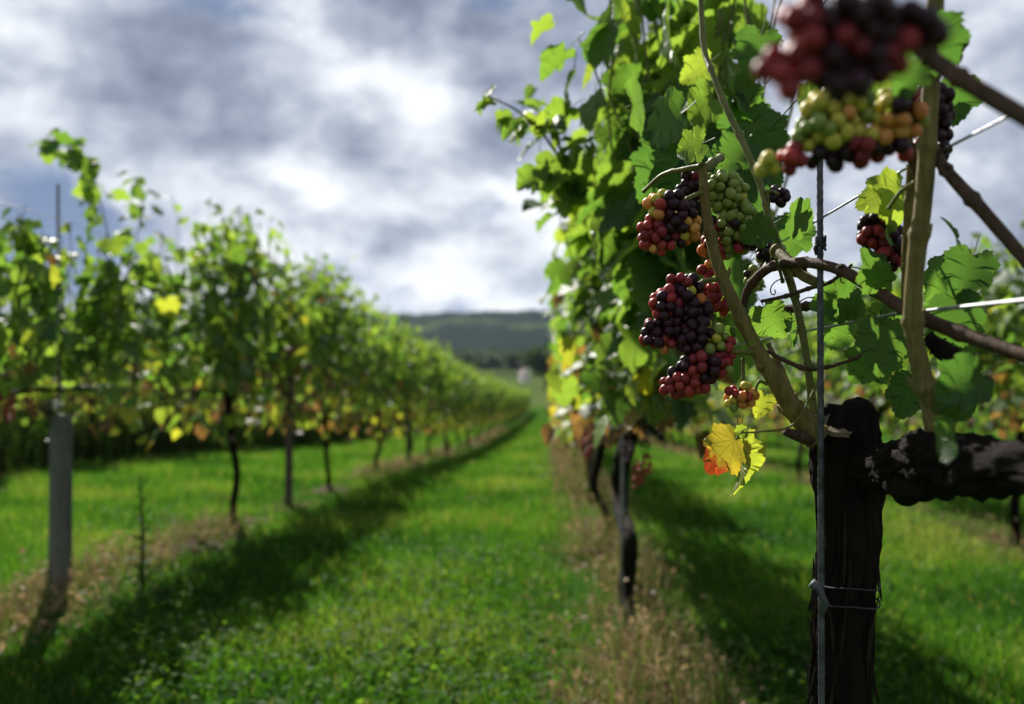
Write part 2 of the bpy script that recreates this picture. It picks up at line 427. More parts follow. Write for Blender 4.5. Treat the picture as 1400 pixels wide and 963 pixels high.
def hills():
    rng = np.random.default_rng(5)
    xs = np.linspace(-2200, 2200, 420); ys = np.concatenate([np.linspace(690, 1400, 40), np.linspace(1415, 2300, 110), np.linspace(2330, 3200, 12)])
    X, Y = np.meshgrid(xs, ys)
    Z = np.zeros_like(X)
    for i in range(X.shape[0]):
        for j in range(X.shape[1]):
            x, y = X[i, j], Y[i, j]
            u = min(max((y - 700) / 1300, 0), 1); u = u * u * (3 - 2 * u)
            fall = 1 - .3 * min(max((y - 2050) / 800, 0), 1)
            ridge = 80 + 5 * mnoise.noise((x / 260, 1.7, 0)) + 9 * mnoise.noise((x / 900, 9.3, 0))
            wood = 14 * abs(mnoise.noise((x / 24, y / 24, 2))) + 5 * mnoise.noise((x / 60, y / 60, 5)) if y > 1000 else 2.5 * mnoise.noise((x / 40, y / 40, 5))
            low = 6 * mnoise.noise((x / 300, y / 200, 7))
            Z[i, j] = -15.5 + u * (ridge + 14 + low) * fall + wood * min(1, (y - 690) / 300)
    nx, ny = len(xs), len(ys)
    V = np.stack([X, Y, Z], -1).reshape(-1, 3)
    i = np.arange((ny - 1) * (nx - 1)); r = i // (nx - 1); c = i % (nx - 1); a = r * nx + c
    me = mesh_np('hills', V, np.stack([a, a + 1, a + nx + 1, a + nx], -1))
    m, t = new_mat('wooded_hill')
    pos = t.node('ShaderNodeNewGeometry').outputs['Position']
    n1 = t.noise(pos, .05, 4, .7).outputs['Fac']; n2 = t.noise(pos, .0045, 3, .55, .3).outputs['Fac']
    wood = t.ramp(n1, [(.3, (.007, .014, .014)), (.7, (.022, .034, .024))])
    field = t.ramp(n2, [(.56, (.0, .0, .0)), (.60, (1, 1, 1))])
    c = t.mix(field, wood, (.045, .07, .028))
    t.link(principled(t, c, 1.0, .0).outputs[0], t.out.inputs[0])
    tag(obj('hills', me, mat=m), kind='structure')
hills()

# ------------------------------------------------------------------ leaf shapes
HALF = [(.0, .0), (.05, -.05), (.17, -.15), (.30, -.15), (.41, -.05), (.53, .06), (.52, .17), (.44, .27), (.50, .38), (.53, .50), (.46, .58), (.34, .60), (.29, .68), (.24, .80), (.13, .89), (.0, 1.02)]
def leaf_template(level, seed):
    """triangulated grapevine leaf: petiole at the origin, tip along +y, face +z; returns V, T, lc"""
    rng = random.Random(seed)
    half = HALF if level >= 1 else [HALF[i] for i in (0, 2, 5, 7, 9, 12, 15)]
    fold = rng.uniform(.08, .45); droop = rng.uniform(.1, .42); wav = rng.uniform(.02, .09); ph = rng.uniform(0, 6)
    curl = rng.uniform(-.35, .15)
    V = []; T = []; lc = []
    def add(x, y):
        ax = abs(x)
        z = fold * ax - droop * y * y * .8 + wav * math.sin(ph + 9 * ax + 7 * y) * (ax * 2) + curl * ax * ax * 1.3
        V.append((x * (1 - .15 * fold), y * (1 - .1 * droop), z)); lc.append((x, y, 0)); return len(V) - 1
    def out_side(sg):
        pts = []
        for i in range(len(half) - 1):
            a, b = half[i], half[i + 1]; pts.append(a)
            if level >= 2 and i > 0:      # serrated teeth
                mx, my = (a[0] + b[0]) / 2, (a[1] + b[1]) / 2
                dx, dy = b[0] - a[0], b[1] - a[1]
                pts.append((mx - dy * -.13 - dx * .1, my + dx * -.13 - dy * .1))
                pts.append((mx - dy * .10 + dx * .05, my + dx * .10 + dy * .05))
        pts.append(half[-1])
        return [(sg * (px * rng.uniform(.95, 1.05)), py) for px, py in pts]
    n_mid = 5 if level >= 1 else 3
    mids = [add(0, k / (n_mid - 1) * 1.0) for k in range(n_mid)]
    for sg in (1, -1):
        o = out_side(sg)
        oi = [mids[0]] + [add(*p) for p in o[1:-1]] + [mids[-1]]
        if level >= 2:
            inner = [mids[0]] + [add(p[0] * .55, p[1] * .62 + .17 * max(p[1], 0) + .03) for p in o[1:-1]] + [mids[-1]]
            for k in range(len(oi) - 1):
                a, b, c, d = oi[k], oi[k + 1], inner[k + 1], inner[k]
                for tri in ((a, b, c), (a, c, d)):
                    if len(set(tri)) == 3: T.append(tri if sg > 0 else tri[::-1])
            ring = inner
        else: ring = oi
        # stitch ring to midrib
        k = 0
        for q in range(len(ring) - 1):
            yq = V[ring[q + 1]][1]
            tri = (ring[q], ring[q + 1], mids[k])
            if len(set(tri)) == 3: T.append(tri if sg > 0 else tri[::-1])
            while k < n_mid - 1 and lc[ring[q + 1]][1] > (k + .5) / (n_mid - 1) * 1.0:
                tri = (ring[q + 1], mids[k + 1], mids[k])
                if len(set(tri)) == 3: T.append(tri if sg > 0 else tri[::-1])
                k += 1
    return np.array(V), np.array(T), np.array(lc)
TPL0 = [leaf_template(0, s) for s in range(6)]
TPL1 = [leaf_template(1, s) for s in range(6)]
def leaf_mesh(level, seed):
    V, T, lc = leaf_template(level, seed)
    # short petiole joins the leaf behind the base
    n = len(V); pts = [(0, 0, -.004), (.01, -.2, .015), (.02, -.42, .07)]
    rad = .012
    pv = []; pt = []
    for k, p in enumerate(pts):
        for a in range(3): pv.append((p[0] + rad * math.cos(a * 2.094), p[1], p[2] + rad * math.sin(a * 2.094)))
    for k in range(2):
        for a in range(3):
            i0 = n + k * 3 + a; i1 = n + k * 3 + (a + 1) % 3
            pt += [(i0, i1, i1 + 3), (i0, i1 + 3, i0 + 3)]
    V = np.concatenate([V, np.array(pv)]); T = np.concatenate([T, np.array(pt)]); lc = np.concatenate([lc, np.zeros((len(pv), 3))])
    me = mesh_np('leaf', V, T, {'lc': lc}, smooth=True); me.materials.append(M_LEAF); return me
LEAF_HI = [leaf_mesh(2, 20 + s) for s in range(8)]
LEAF_MID = [leaf_mesh(1, 40 + s) for s in range(8)]

def unit(a): return a / np.maximum(np.linalg.norm(a, axis=-1, keepdims=True), 1e-9)
def frames(n, tip):
    """rotation matrices whose columns are x, y (tip), z (normal)"""
    n = unit(n); y = unit(tip - n * (n * tip).sum(-1, keepdims=True)); x = np.cross(y, n)
    return np.stack([x, y, n], -1)
def leaves_mesh(name, pos, Rm, size, val, tpls, rng, mat):
    Vs, Ts, Lv, Lc = [], [], [], []; base = 0
    k = rng.integers(0, len(tpls), len(pos))
    for q, (V, T, lc) in enumerate(tpls):
        sel = np.where(k == q)[0]
        if len(sel) == 0: continue
        W = np.einsum('nij,vj->nvi', Rm[sel], V) * size[sel][:, None, None] + pos[sel][:, None, :]
        Vs.append(W.reshape(-1, 3)); nv = len(V)
        Ts.append((T[None] + (np.arange(len(sel)) * nv)[:, None, None] + base).reshape(-1, 3)); base += len(sel) * nv
        Lv.append(np.repeat(val[sel], nv)); Lc.append(np.tile(lc, (len(sel), 1)))
    me = mesh_np(name, np.concatenate(Vs), np.concatenate(Ts), {'lv': np.concatenate(Lv), 'lc': np.concatenate(Lc)}, smooth=True)
    me.materials.append(mat); return me

def canopy(rng, y0, y1, n_shoots, z0=1.0, ztop=2.3, half=.34, per=.075, autumn=.05, low_leaves=60, spread=.12, size=(.075, .125), dome=0.0, sere=0.0, low_drop=.2):
    """shoots tied up between wires with leaves along them (local coordinates of the vine)"""
    pos, nor, tip, siz, val, shoots = [], [], [], [], [], []
    for i in range(n_shoots):
        ys = rng.uniform(y0, y1); xs = rng.normal(0, .05)
        if dome: ys = (y0 + y1) / 2 + (y1 - y0) / 2 * np.clip(rng.normal(0, .54), -1.1, 1.1)
        zt = ztop + np.clip(rng.normal(0, .09), -.2, .14) - .12 * rng.random() ** 2 - dome * (abs(ys - (y0 + y1) / 2) / ((y1 - y0) / 2)) ** 2
        lx = rng.normal(0, spread); ly = rng.normal(0, .16); zs = z0 + rng.uniform(-.05, .12)
        m = 9; pl = []
        for k in range(m):
            u = k / (m - 1)
            pl.append((xs + lx * math.sin(u * 1.7) + .02 * rng.normal(), ys + ly * u + .015 * rng.normal(), zs + (zt - zs) * u - (.10 * max(u - .85, 0) / .15 if abs(lx) > .12 else 0)))
        shoots.append(pl); pl = np.array(pl); L = zt - zs; nl = int(L / per)
        for q in range(nl):
            u = min((q + .5 + rng.uniform(-.3, .3)) / nl, 1)
            if u < .22 and rng.random() < .55: continue            # leaves stripped round the fruit
            c = np.array([np.interp(u, np.linspace(0, 1, m), pl[:, a]) for a in range(3)])
            sgn = 1 if rng.random() < .5 else -1
            o = np.array([sgn * abs(rng.normal(.8, .35)), rng.normal(0, .55), rng.normal(.1, .3)]); o /= np.linalg.norm(o)
            reach = rng.uniform(.04, .20) * (1 - .6 * u)
            p = c + o * reach
            p[0] = np.clip(p[0], -half - .04 * rng.random(), half + .04 * rng.random())
            pos.append(p)
            nor.append(o * rng.uniform(.3, 1.0) + np.array([0, 0, rng.uniform(.15, .95)]) + rng.normal(0, .32, 3))
            tip.append(o * rng.uniform(.2, .9) + np.array([0, 0, -rng.uniform(.2, 1.0)]) + rng.normal(0, .3, 3))
            s = rng.uniform(*size) * (1 - .45 * max(u - .75, 0) / .25)
            siz.append(s)
            v = .10 + .44 * rng.random() + .10 * u
            if rng.random() < autumn * (2.2 if u < .3 else .6): v = rng.choice([.67, .7, .74, .94, .98])
            val.append(v)
    for i in range(low_leaves):
        p = np.array([np.clip(rng.normal(0, half * .5), -half * .9, half * .9), rng.uniform(y0, y1), z0 + rng.uniform(-low_drop, .28)])
        o = np.array([np.sign(p[0]) or 1, rng.normal(0, .5), 0]); pos.append(p)
        nor.append(o * rng.uniform(.3, 1) + np.array([0, 0, .4]) + rng.normal(0, .35, 3)); tip.append(o * .3 + np.array([0, 0, -1]) + rng.normal(0, .3, 3))
        siz.append(rng.uniform(.06, .105)); val.append((rng.choice([.68, .72, .76, .8, .92, .95, .98, 1.0]) if rng.random() < sere else rng.choice([.2, .35, .5, .6, .66, .72, .93, .97, 1.0])) + rng.uniform(-.04, .03))
    return np.array(pos), frames(np.array(nor), np.array(tip)), np.array(siz), np.clip(np.array(val), 0, 1), shoots

def shoots_mesh(shoots, r=.0042, seg=4):
    mb = MB()
    for pl in shoots: mb.tube(pl, lerp_list([r, r * .45], len(pl) - 1), seg, cap=False)
    return mb.build('shoots')

def bark_disp(seed, amp=.16, fine=.10):
    def f(p, nd, r, u, a):
        v = mnoise.noise((p.x * 6 + nd.x * .9 + seed, p.y * 6 + nd.y * .9, p.z * 5)) * amp * 1.6
        rid = mnoise.noise((nd.x * 3.1 + seed, nd.y * 3.1, p.z * 2.2 + nd.z)) * fine * 2.2 + mnoise.noise((nd.x * 7 + seed, nd.y * 7, p.z * 6)) * fine
        return r * (1 + v + rid)
    return f
def trunk_mesh(seed, h=.95, r=.032, bend=.05):
    rng = random.Random(seed)
    pts = [(0, 0, -.06)]
    for k in range(1, 6): pts.append((rng.uniform(-bend, bend), rng.uniform(-bend, bend), h * k / 5))
    n = 34
    sp = spline(pts, n); rad = lerp_list([r * 1.45, r * 1.05, r * .95, r * .95, r * 1.05, r * 1.35, r * .9], n)
    mb = MB(); mb.tube(sp, rad, 14, bark_disp(seed * 3.7, .14, .07))
    # two short arms tied along the wire
    head = sp[-1]
    for sg in (1, -1):
        e = [head + Vector((0, 0, -.05)), head + Vector((rng.uniform(-.03, .03), sg * .18, .02)), head + Vector((rng.uniform(-.03, .03), sg * .5, .04)), head + Vector((rng.uniform(-.03, .03), sg * 1.15, .03))]
        mb.tube(spline(e, 16), lerp_list([r * .75, r * .5, r * .34, r * .2], 16), 8, bark_disp(seed + sg, .16, .08))
    return mb.build('trunk')

def berry_cloud(rng, center, radii, n, d):
    pts = []; tries = 0
    while len(pts) < n and tries < n * 60:
        tries += 1
        v = np.array([rng.gauss(0, 1) for _ in range(3)]); v /= np.linalg.norm(v); v *= rng.random() ** .33
        tp = 1.0 - .35 * max(0, -v[2])            # taper towards the tip
        p = np.array(center) + v * np.array(radii) * np.array([tp, tp, 1])
        if all(np.sum((p - q) ** 2) > (d * .82) ** 2 for q in pts): pts.append(p)
    return pts
def small_sphere(seg=10, ring=7):
    V = [(0, 0, 1)]; T = []
    for i in range(1, ring):
        for k in range(seg):
            a, b = math.pi * i / ring, 2 * math.pi * k / seg
            V.append((math.sin(a) * math.cos(b), math.sin(a) * math.sin(b), math.cos(a)))
    V.append((0, 0, -1))
    for k in range(seg): T.append((0, 1 + k, 1 + (k + 1) % seg))
    for i in range(ring - 2):
        for k in range(seg):
            a, b = 1 + i * seg + k, 1 + i * seg + (k + 1) % seg
            T += [(a, a + seg, b + seg), (a, b + seg, b)]
    l = len(V) - 1
    for k in range(seg): T.append((l, l - seg + (k + 1) % seg, l - seg + k))
    return np.array(V), np.array(T)
SPH_V, SPH_T = small_sphere(6, 4)
def far_cluster_mesh(seed):
    rng = random.Random(seed); pts = berry_cloud(rng, (0, 0, -.07), (.035, .035, .07), 38, .014)
    Vs, Ts = [], []
    for i, p in enumerate(pts):
        Vs.append(SPH_V * .0072 + p); Ts.append(SPH_T + i * len(SPH_V))
    me = mesh_np('grape_cluster', np.concatenate(Vs), np.concatenate(Ts), smooth=True); me.materials.append(M_BERRY['dark' if seed % 3 else 'wine']); return me
FAR_CLUSTER = [far_cluster_mesh(s) for s in range(4)]

# ------------------------------------------------------------------ vines along the rows
def add_leaf_objects(root, pos, Rm, siz, val, meshes, rng, n_max, score):
    """the leaves that show largest become objects of their own; the rest is returned"""
    order = np.argsort(-score)
    pick, rest = order[:n_max], order[n_max:]
    for i in pick:
        o = obj('leaf', meshes[int(rng.integers(0, len(meshes)))], root)
        M = Matrix(Rm[i].tolist()).to_4x4(); M.translation = Vector(pos[i])
        o.matrix_local = M @ Matrix.Diagonal((siz[i], siz[i], siz[i], 1))
        o.color = (float(val[i]), 1, 1, 1)
    return rest
def shown(root_loc, pos, siz):
    """how large a leaf shows from the camera, zero outside the frame"""
    p = pos + np.array(root_loc) - np.array([0, 0, CAM_Z])
    dep = p @ np.array(FWD); a = (p @ np.array(RGT)) / np.maximum(dep, .05); b = p[:, 2] / np.maximum(dep, .05)
    inside = (np.abs(a) < .56) & (np.abs(b) < .385)
    return np.where(inside, siz / np.maximum(dep, .05), 0.0) * np.where(np.sign(pos[:, 0]) == -np.sign(root_loc[0]), 1.35, 1.0)

def make_vine(seed, loc, label, group=None, n_leaf=0, detail=0, trunk=None, clusters=6, n_shoots=34, y0=-1.36, y1=1.36, **kw):
    rng = np.random.default_rng(seed)
    root = empty('grapevine', loc); tag(root, label, 'grapevine', group)
    kids = []
    kids.append(obj('trunk', trunk or trunk_mesh(seed), root, M_BARK))
    pos, Rm, siz, val, sh = canopy(rng, y0, y1, n_shoots, **kw)
    rest = np.arange(len(pos))
    if n_leaf: rest = add_leaf_objects(root, pos, Rm, siz, val, LEAF_MID, rng, n_leaf, shown(loc, pos, siz))
    if len(rest):
        kids.append(tag(obj('crown', leaves_mesh('crown', pos[rest], Rm[rest], siz[rest], val[rest], TPL1 if detail else TPL0, rng, M_CROWN), root), kind='stuff'))
    kids.append(tag(obj('shoots', shoots_mesh(sh), root, M_SHOOT), kind='stuff'))
    for i in range(clusters):
        o = obj('grape_cluster', FAR_CLUSTER[i % 4], root)
        o.location = (rng.normal(0, .08), rng.uniform(y0, y1), rng.uniform(.92, 1.14)); o.rotation_euler = (rng.normal(0, .15), rng.normal(0, .15), rng.uniform(0, 6)); kids.append(o)
    KIDS[root.name] = kids
    return root

VARIANTS = []
def far_vine(i, x, y, label, group):
    k = i % 6
    if len(VARIANTS) <= k:
        v = make_vine(100 + k, (x, y, G(x, y)), label, group, ztop=2.28 + .04 * (k % 3), n_shoots=58 + 3 * (k % 3), autumn=.03 + .02 * (k % 2), clusters=5, low_leaves=190, dome=.24, sere=.2, low_drop=.42)
        VARIANTS.append(v); return v
    c = copy_tree(VARIANTS[k]); c.location = (x, y, G(x, y)); c.rotation_euler = (0, 0, math.pi * (i // 6 % 2) + random.Random(i).uniform(-.05, .05))
    s = random.Random(i * 7).uniform(.94, 1.05); c.scale = (1, 1, s)
    tag(c, label, 'grapevine', group); return c

ROW_NAME = {-2.35: ('trellised vine farther along the row that starts at the thick grey post', 'vines along the thick-post row'),
            -6.5: ('vine in the shaded row behind the thick-post row', 'vines in the row behind the thick-post row'),
            -12.8: ('vine three rows behind the thick-post row', 'vines three rows behind the thick-post row'),
            -16.0: ('vine four rows behind the thick-post row', 'vines four rows behind the thick-post row'),
            -9.6: ('vine two rows behind the thick-post row', 'vines two rows behind the thick-post row'),
            0.37: ('vine farther along the row of the big grape-laden trunk', 'vines farther along the big trunk row'),
            3.2: ('sunlit vine in the row beyond the big grape-laden trunk', 'vines in the row beyond the big trunk'),
            6.1: ('vine two rows beyond the big grape-laden trunk', 'vines two rows beyond the big trunk')}
cnt = 0
def row(x, ys):
    global cnt
    words = ['third', 'fourth', 'fifth', 'sixth', 'seventh', 'eighth']
    for q, y in enumerate(ys):
        lab, grp = ROW_NAME[x]
        if x == -2.35 and q < 5: lab = ['second'] + words; lab = lab[q] + ' vine past the tall brown post in the thick-post row'
        elif x == 0.37 and q < 5: lab = words[q] + ' vine behind the big grape-laden trunk, in the same row'
        far_vine(cnt, x, y, lab, grp); cnt += 1
row(-2.35, [12.45 + 2.7 * i for i in range(32)])
row(0.37, [9.9 + 2.7 * i for i in range(33)])
row(3.2, [1.0 + 2.7 * i for i in range(33)])
row(-6.5, [7.4 + 2.7 * i for i in range(24)])
row(6.1, [3.0 + 2.7 * i for i in range(20)])
row(-9.6, [10.0 + 2.7 * i for i in range(18)])
row(-12.8, [16.0 + 2.7 * i for i in range(16)])
row(-16.0, [21.0 + 2.7 * i for i in range(14)])

# the vines of the thick-post row that can be told apart
LX = -2.35
def custom_trunk(px_pts, X, r, loc, seed):
    pts = [PX(px, py, X) - Vector(loc) for px, py in px_pts]
    n = 40; sp = spline(pts, n); mb = MB()
    mb.tube(sp, lerp_list([r * 1.35, r * 1.05, r * .95, r, r * 1.1, r * 1.3], n), 16, bark_disp(seed, .14, .08))
    head = sp[-1]
    for sg in (1, -1):
        e = [head + Vector((0, 0, -.04)), head + Vector((.02, sg * .2, .03)), head + Vector((0, sg * .6, .05)), head + Vector((.01, sg * 1.2, .04))]
        mb.tube(spline(e, 16), lerp_list([r * .8, r * .55, r * .35, r * .22], 16), 8, bark_disp(seed + sg, .16, .08))
    return mb.build('trunk')
def base_of(px, py, X):
    p = PX(px, py, X); return (X, p.y, G(X, p.y))

l1 = base_of(318, 722, LX)
make_vine(11, l1, 'dark slim-trunked vine between the thick grey post and the tall brown post', n_leaf=300, detail=1, clusters=8,
          trunk=custom_trunk([(318, 730), (319, 690), (324, 650), (317, 600), (313, 560), (312, 540)], LX, .026, l1, 2.2), n_shoots=66, ztop=2.34, autumn=.04, low_leaves=150, dome=.3, y0=-1.1, y1=1.5, low_drop=.3, sere=.2)
l2 = base_of(449, 672, LX)
make_vine(12, l2, 'vine just past the tall brown post, its trunk standing on a dark soil mound', n_leaf=300, detail=1, clusters=7,
          trunk=custom_trunk([(450, 678), (449, 650), (446, 620), (446, 600), (445, 580), (444, 565)], LX, .026, l2, 4.2), n_shoots=66, ztop=2.46, autumn=.04, low_leaves=150, dome=.28, y0=-1.3, y1=1.3, low_drop=.3, sere=.2)
l0 = (LX, 3.55, G(LX, 3.55))
root_l0 = make_vine(13, l0, 'sparse vine beside the thick grey post with a tall curling shoot', n_leaf=165, detail=1, clusters=4, n_shoots=50, ztop=1.74, autumn=.03, low_leaves=50, y0=-.9, y1=2.1)

make_vine(14, (LX, .85, G(LX, .85)), 'vine before the thick grey post at the start of its row', n_shoots=50, ztop=2.2, clusters=3)
def shoot_with_leaves(root, pts, n_leaf, size, rng, meshes, val=(.2, .55), r=.0045, name='cane', mat=None, taper=.5, reach=.05):
    off = Vector(root.location); sp = spline([Vector(p) - off for p in pts], 24)
    mb = MB(); mb.tube(sp, lerp_list([r, r * .45], 24), 6); obj(name, mb.build(name), root, mat or M_SHOOT)
    for i in range(n_leaf):
        u = (i + .6) / n_leaf; p = sp[min(int(u * 24), 24)]
        sg = 1 if i % 2 else -1
        o = np.array([rng.normal(0, .4) + .35 * sg, rng.normal(-.2, .4), rng.normal(0.0, .3)]); o /= np.linalg.norm(o)
        nrm = o * rng.uniform(.2, .9) + np.array([0, -.35, .5]) + rng.normal(0, .4, 3); tp = o * .8 + np.array([0, 0, -.6]) + rng.normal(0, .35, 3)
        Mx = Matrix(frames(nrm[None], tp[None])[0].tolist()).to_4x4(); s = rng.uniform(*size) * (1 - taper * u)
        Mx.translation = p + Vector(o) * reach * (1 - .5 * u)
        lf = obj('leaf', meshes[int(rng.integers(0, 8))], root); lf.matrix_local = Mx @ Matrix.Diagonal((s, s, s, 1)); lf.color = (float(rng.uniform(*val)), 1, 1, 1)
rngL = np.random.default_rng(77)
shoot_with_leaves(root_l0, [PX(147, 460, LX), PX(149, 400, LX), PX(148, 330, LX), PX(135, 270, LX + .05), PX(112, 222, LX + .1), PX(88, 198, LX + .1), PX(58, 190, LX + .1)], 62, (.085, .13), rngL, LEAF_MID, taper=.3, reach=.09)
shoot_with_leaves(root_l0, [PX(160, 460, LX), PX(175, 380, LX), PX(188, 320, LX), PX(196, 270, LX), PX(180, 240, LX)], 34, (.08, .12), rngL, LEAF_MID, taper=.35, reach=.09)
shoot_with_leaves(root_l0, [PX(60, 470, LX), PX(50, 400, LX), PX(40, 340, LX), PX(25, 290, LX)], 26, (.09, .13), rngL, LEAF_MID, taper=.3, reach=.09)
shoot_with_leaves(root_l0, [PX(130, 520, LX + .1), PX(150, 560, LX + .15), PX(180, 590, LX + .2), PX(205, 600, LX + .2)], 10, (.07, .10), rngL, LEAF_MID, val=(.45, .68))

# vines of the big-trunk row that stand behind the near one
RX = 0.37
r1 = base_of(858, 868, RX)
make_vine(21, r1, 'twisting dark trunk vine with yellowed lower leaves next behind the big trunk', n_leaf=300, detail=1, clusters=6,
          trunk=custom_trunk([(864, 885), (860, 850), (856, 800), (862, 745), (850, 700), (848, 650), (857, 605), (860, 578)], RX, .039, r1, 7.1), y0=-1.5, y1=1.4, n_shoots=84, z0=1.12, ztop=2.36, half=.40, autumn=.06, low_leaves=150, low_drop=.08, sere=.75, size=(.085, .14))
r2 = base_of(822, 735, RX)
make_vine(22, r2, 'second vine behind the big trunk with russet leaves hanging low', n_leaf=220, detail=1, clusters=6, n_shoots=80, ztop=2.36, half=.38, autumn=.08, low_leaves=190, low_drop=.12, sere=.8)

# ------------------------------------------------------------------ the near vine, laden with grapes
TY = 1.15
NB = P(1157, 700, TY); NB = (NB.x, TY, G(NB.x, TY))
near = empty('grapevine', NB); tag(near, 'big black-barked vine with red and green grape bunches by the steel rod', 'grapevine')
def nl(v): return Vector(v) - Vector(NB)
def near_trunk():
    pts = [nl(P(1150, 482 + (1.2 + .1) * F / TY, TY)), nl(P(1148, 1300, TY)), nl(P(1149, 1000, TY)), nl(P(1150, 900, TY)), nl(P(1157, 800, TY)), nl(P(1160, 700, TY)), nl(P(1160, 640, TY)), nl(P(1159, 590, TY)), nl(P(1164, 556, TY))]
    n = 330; sp = spline(pts, n)
    k = TY / F
    rad = lerp_list([55 * k, 44 * k, 39 * k, 37 * k, 38 * k, 40 * k, 43 * k, 44 * k, 33 * k], n)
    def dsp(p, nd, r, u, a):
        v = mnoise.noise((p.x * 9 + nd.x * 1.1, p.y * 9 + nd.y * 1.1, p.z * 11)) * .20
        tw = a + .9 * mnoise.noise((0, 3, p.z * 4))
        cx, cy = math.cos(tw), math.sin(tw)
        rid = (.3 - abs(mnoise.noise((cx * 4 + 3, cy * 4, p.z * 5)))) * .30 + (.3 - abs(mnoise.noise((cx * 10, cy * 10 + 4, p.z * 9)))) * .20
        fine = mnoise.noise((cx * 24, cy * 24, p.z * 22)) * .07
        return r * (.96 + v + rid * .8 + fine)
    mb = MB(); mb.tube(sp, rad, 120, dsp)
    # knob on the head
    kp = [nl(P(1150, 610, TY)), nl(P(1164, 580, TY)), nl(P(1176, 556, TY)), nl(P(1180, 545, TY))]
    mb.tube(spline(kp, 24), lerp_list([30 * k, 28 * k, 22 * k, 8 * k], 24), 48, dsp)
    trunk = obj('trunk', mb.build('trunk'), near, M_BARK)
    rng = random.Random(4)
    # peeling strips of bark
    for i in range(34):
        a = rng.uniform(-.5, math.pi + .5) if i > 12 else rng.choice([rng.uniform(-.35, .25), math.pi + rng.uniform(-.25, .35)])
        zc = rng.uniform(.70, 1.06); L = rng.uniform(.04, .13)
        s = []; tw = rng.uniform(-.25, .25); pk = rng.uniform(.0, .011); end = rng.choice([0, 1])
        for q in range(8):
            u = q / 7; z_ = zc + (u - .5) * L
            iq = min(range(0, n + 1, 3), key=lambda q2: abs(sp[q2].z - z_)); c = sp[iq]
            lift = .0005 + pk * abs(u - end) ** 2.5
            aa = a + tw * (u - .5); rr = rad[iq] * 1.03
            s.append(Vector((c.x + math.cos(aa) * (rr + lift), c.y - math.sin(aa) * (rr + lift), z_)))
        m2 = MB(); m2.tube(s, lerp_list([.0008, .0022, .0026, .0020, .0007], 7), 5, lambda p, nd, r, u, a: r * (1 + .3 * math.sin(p.z * 300))); obj('bark_strip', m2.build('bark_strip'), trunk, M_STRIP)
    # sawn stub facing the camera and a broken spur
    st = MB(); a = nl(P(1148, 588, TY - .032)); st.tube([a + Vector((0, 0, -.004)), a + Vector((.0, -.0025, .0015))], [.012, .0115], 18, lambda p, nd, r, u, a: r * (1 + .25 * abs(nd.x)) * (1 + .10 * math.sin(3 * a)) * (1 - .2 * abs(nd.y)))
    obj('pruning_stub', st.build('pruning_stub', False), trunk, M_CUT)
    sp2 = MB(); sp2.tube(spline([nl(P(1118, 600, TY - .02)), nl(P(1098, 598, TY - .03)), nl(P(1073, 590, TY - .04))], 10), lerp_list([.011, .008, .005], 10), 10, bark_disp(3, .1, .05)); obj('spur', sp2.build('spur'), trunk, M_CANE_DARK)
near_trunk()

def near_cane(pts, rpx, mat, name='cane', seg=14, n=48, nodes=8, seed=0, rough=.06):
    """pts: (px, py, Y); rpx: radii in pixels at those depths"""
    w_ = [nl(P(*p)) for p in pts]; sp = spline(w_, n)
    rad = lerp_list([r * p[2] / F for r, p in zip(rpx, pts)], n)
    def d(p, nd, r, u, a):
        f = (u * nodes) % 1.0
        return r * (1 + .30 * math.exp(-((min(f, 1 - f)) / .06) ** 2) + rough * mnoise.noise((p.x * 60 + seed, p.y * 60, p.z * 40)))
    mb = MB(); mb.tube(sp, rad, seg, d)
    rb = random.Random(seed + 50)
    if name == 'cane':                       # a bud at every joint
        for q in range(1, nodes):
            i = int(q / nodes * n); tdir = (sp[i + 1] - sp[i - 1]).normalized(); sd = tdir.orthogonal().normalized()
            sd = Matrix.Rotation(rb.uniform(0, 6.28), 3, tdir) @ sd; r0 = rad[i]
            mb.tube([sp[i] + sd * r0 * .6, sp[i] + sd * r0 * 1.35 + tdir * r0 * .5, sp[i] + sd * r0 * 1.7 + tdir * r0 * 1.2], [r0 * .55, r0 * .42, r0 * .1], 7)
    return obj(name, mb.build(name), near, mat)
# cordon arm towards the camera
def arm():
    pts = [(1175, 640, TY), (1215, 640, 1.06), (1262, 628, .97), (1310, 632, .88), (1360, 640, .79), (1440, 650, .70)]
    w_ = [nl(P(*p)) for p in pts]; n = 130; sp = spline(w_, n)
    rad = lerp_list([24 * 1.15 / F, 30 * 1.06 / F, 34 * .97 / F, 37 * .88 / F, 36 * .79 / F, 34 * .70 / F], n)
    def d(p, nd, r, u, a):
        tw = a + 2.2 * u + .8 * mnoise.noise((u * 9, 2, 1)); rid = (.3 - abs(mnoise.noise((math.cos(tw) * 4, math.sin(tw) * 4, u * 5)))) * .32 + (.3 - abs(mnoise.noise((math.cos(tw) * 11, math.sin(tw) * 11, u * 9)))) * .22
        return r * (.92 + rid + .50 * mnoise.noise((p.x * 13 + nd.x * .9, p.y * 13 + nd.y * .9, p.z * 13 + nd.z * .9)) + .30 * (.3 - abs(mnoise.noise((p.x * 25 + nd.x * 3, p.y * 25 + nd.y * 3, p.z * 25 + nd.z * 3)))) + .06 * mnoise.noise((p.x * 60 + nd.x * 9, p.y * 60 + nd.y * 9, p.z * 60 + nd.z * 9)))
    mb = MB(); mb.tube(sp, rad, 72, d); obj('cordon_arm', mb.build('cordon_arm'), near, M_BARK)
    near_cane([(1205, 650, 1.06), (1240, 668, .98), (1290, 662, .93), (1320, 650, .90)], [12, 17, 17, 10], M_BARK, 'spur', 14, 30, 3, 9, .35)
arm()
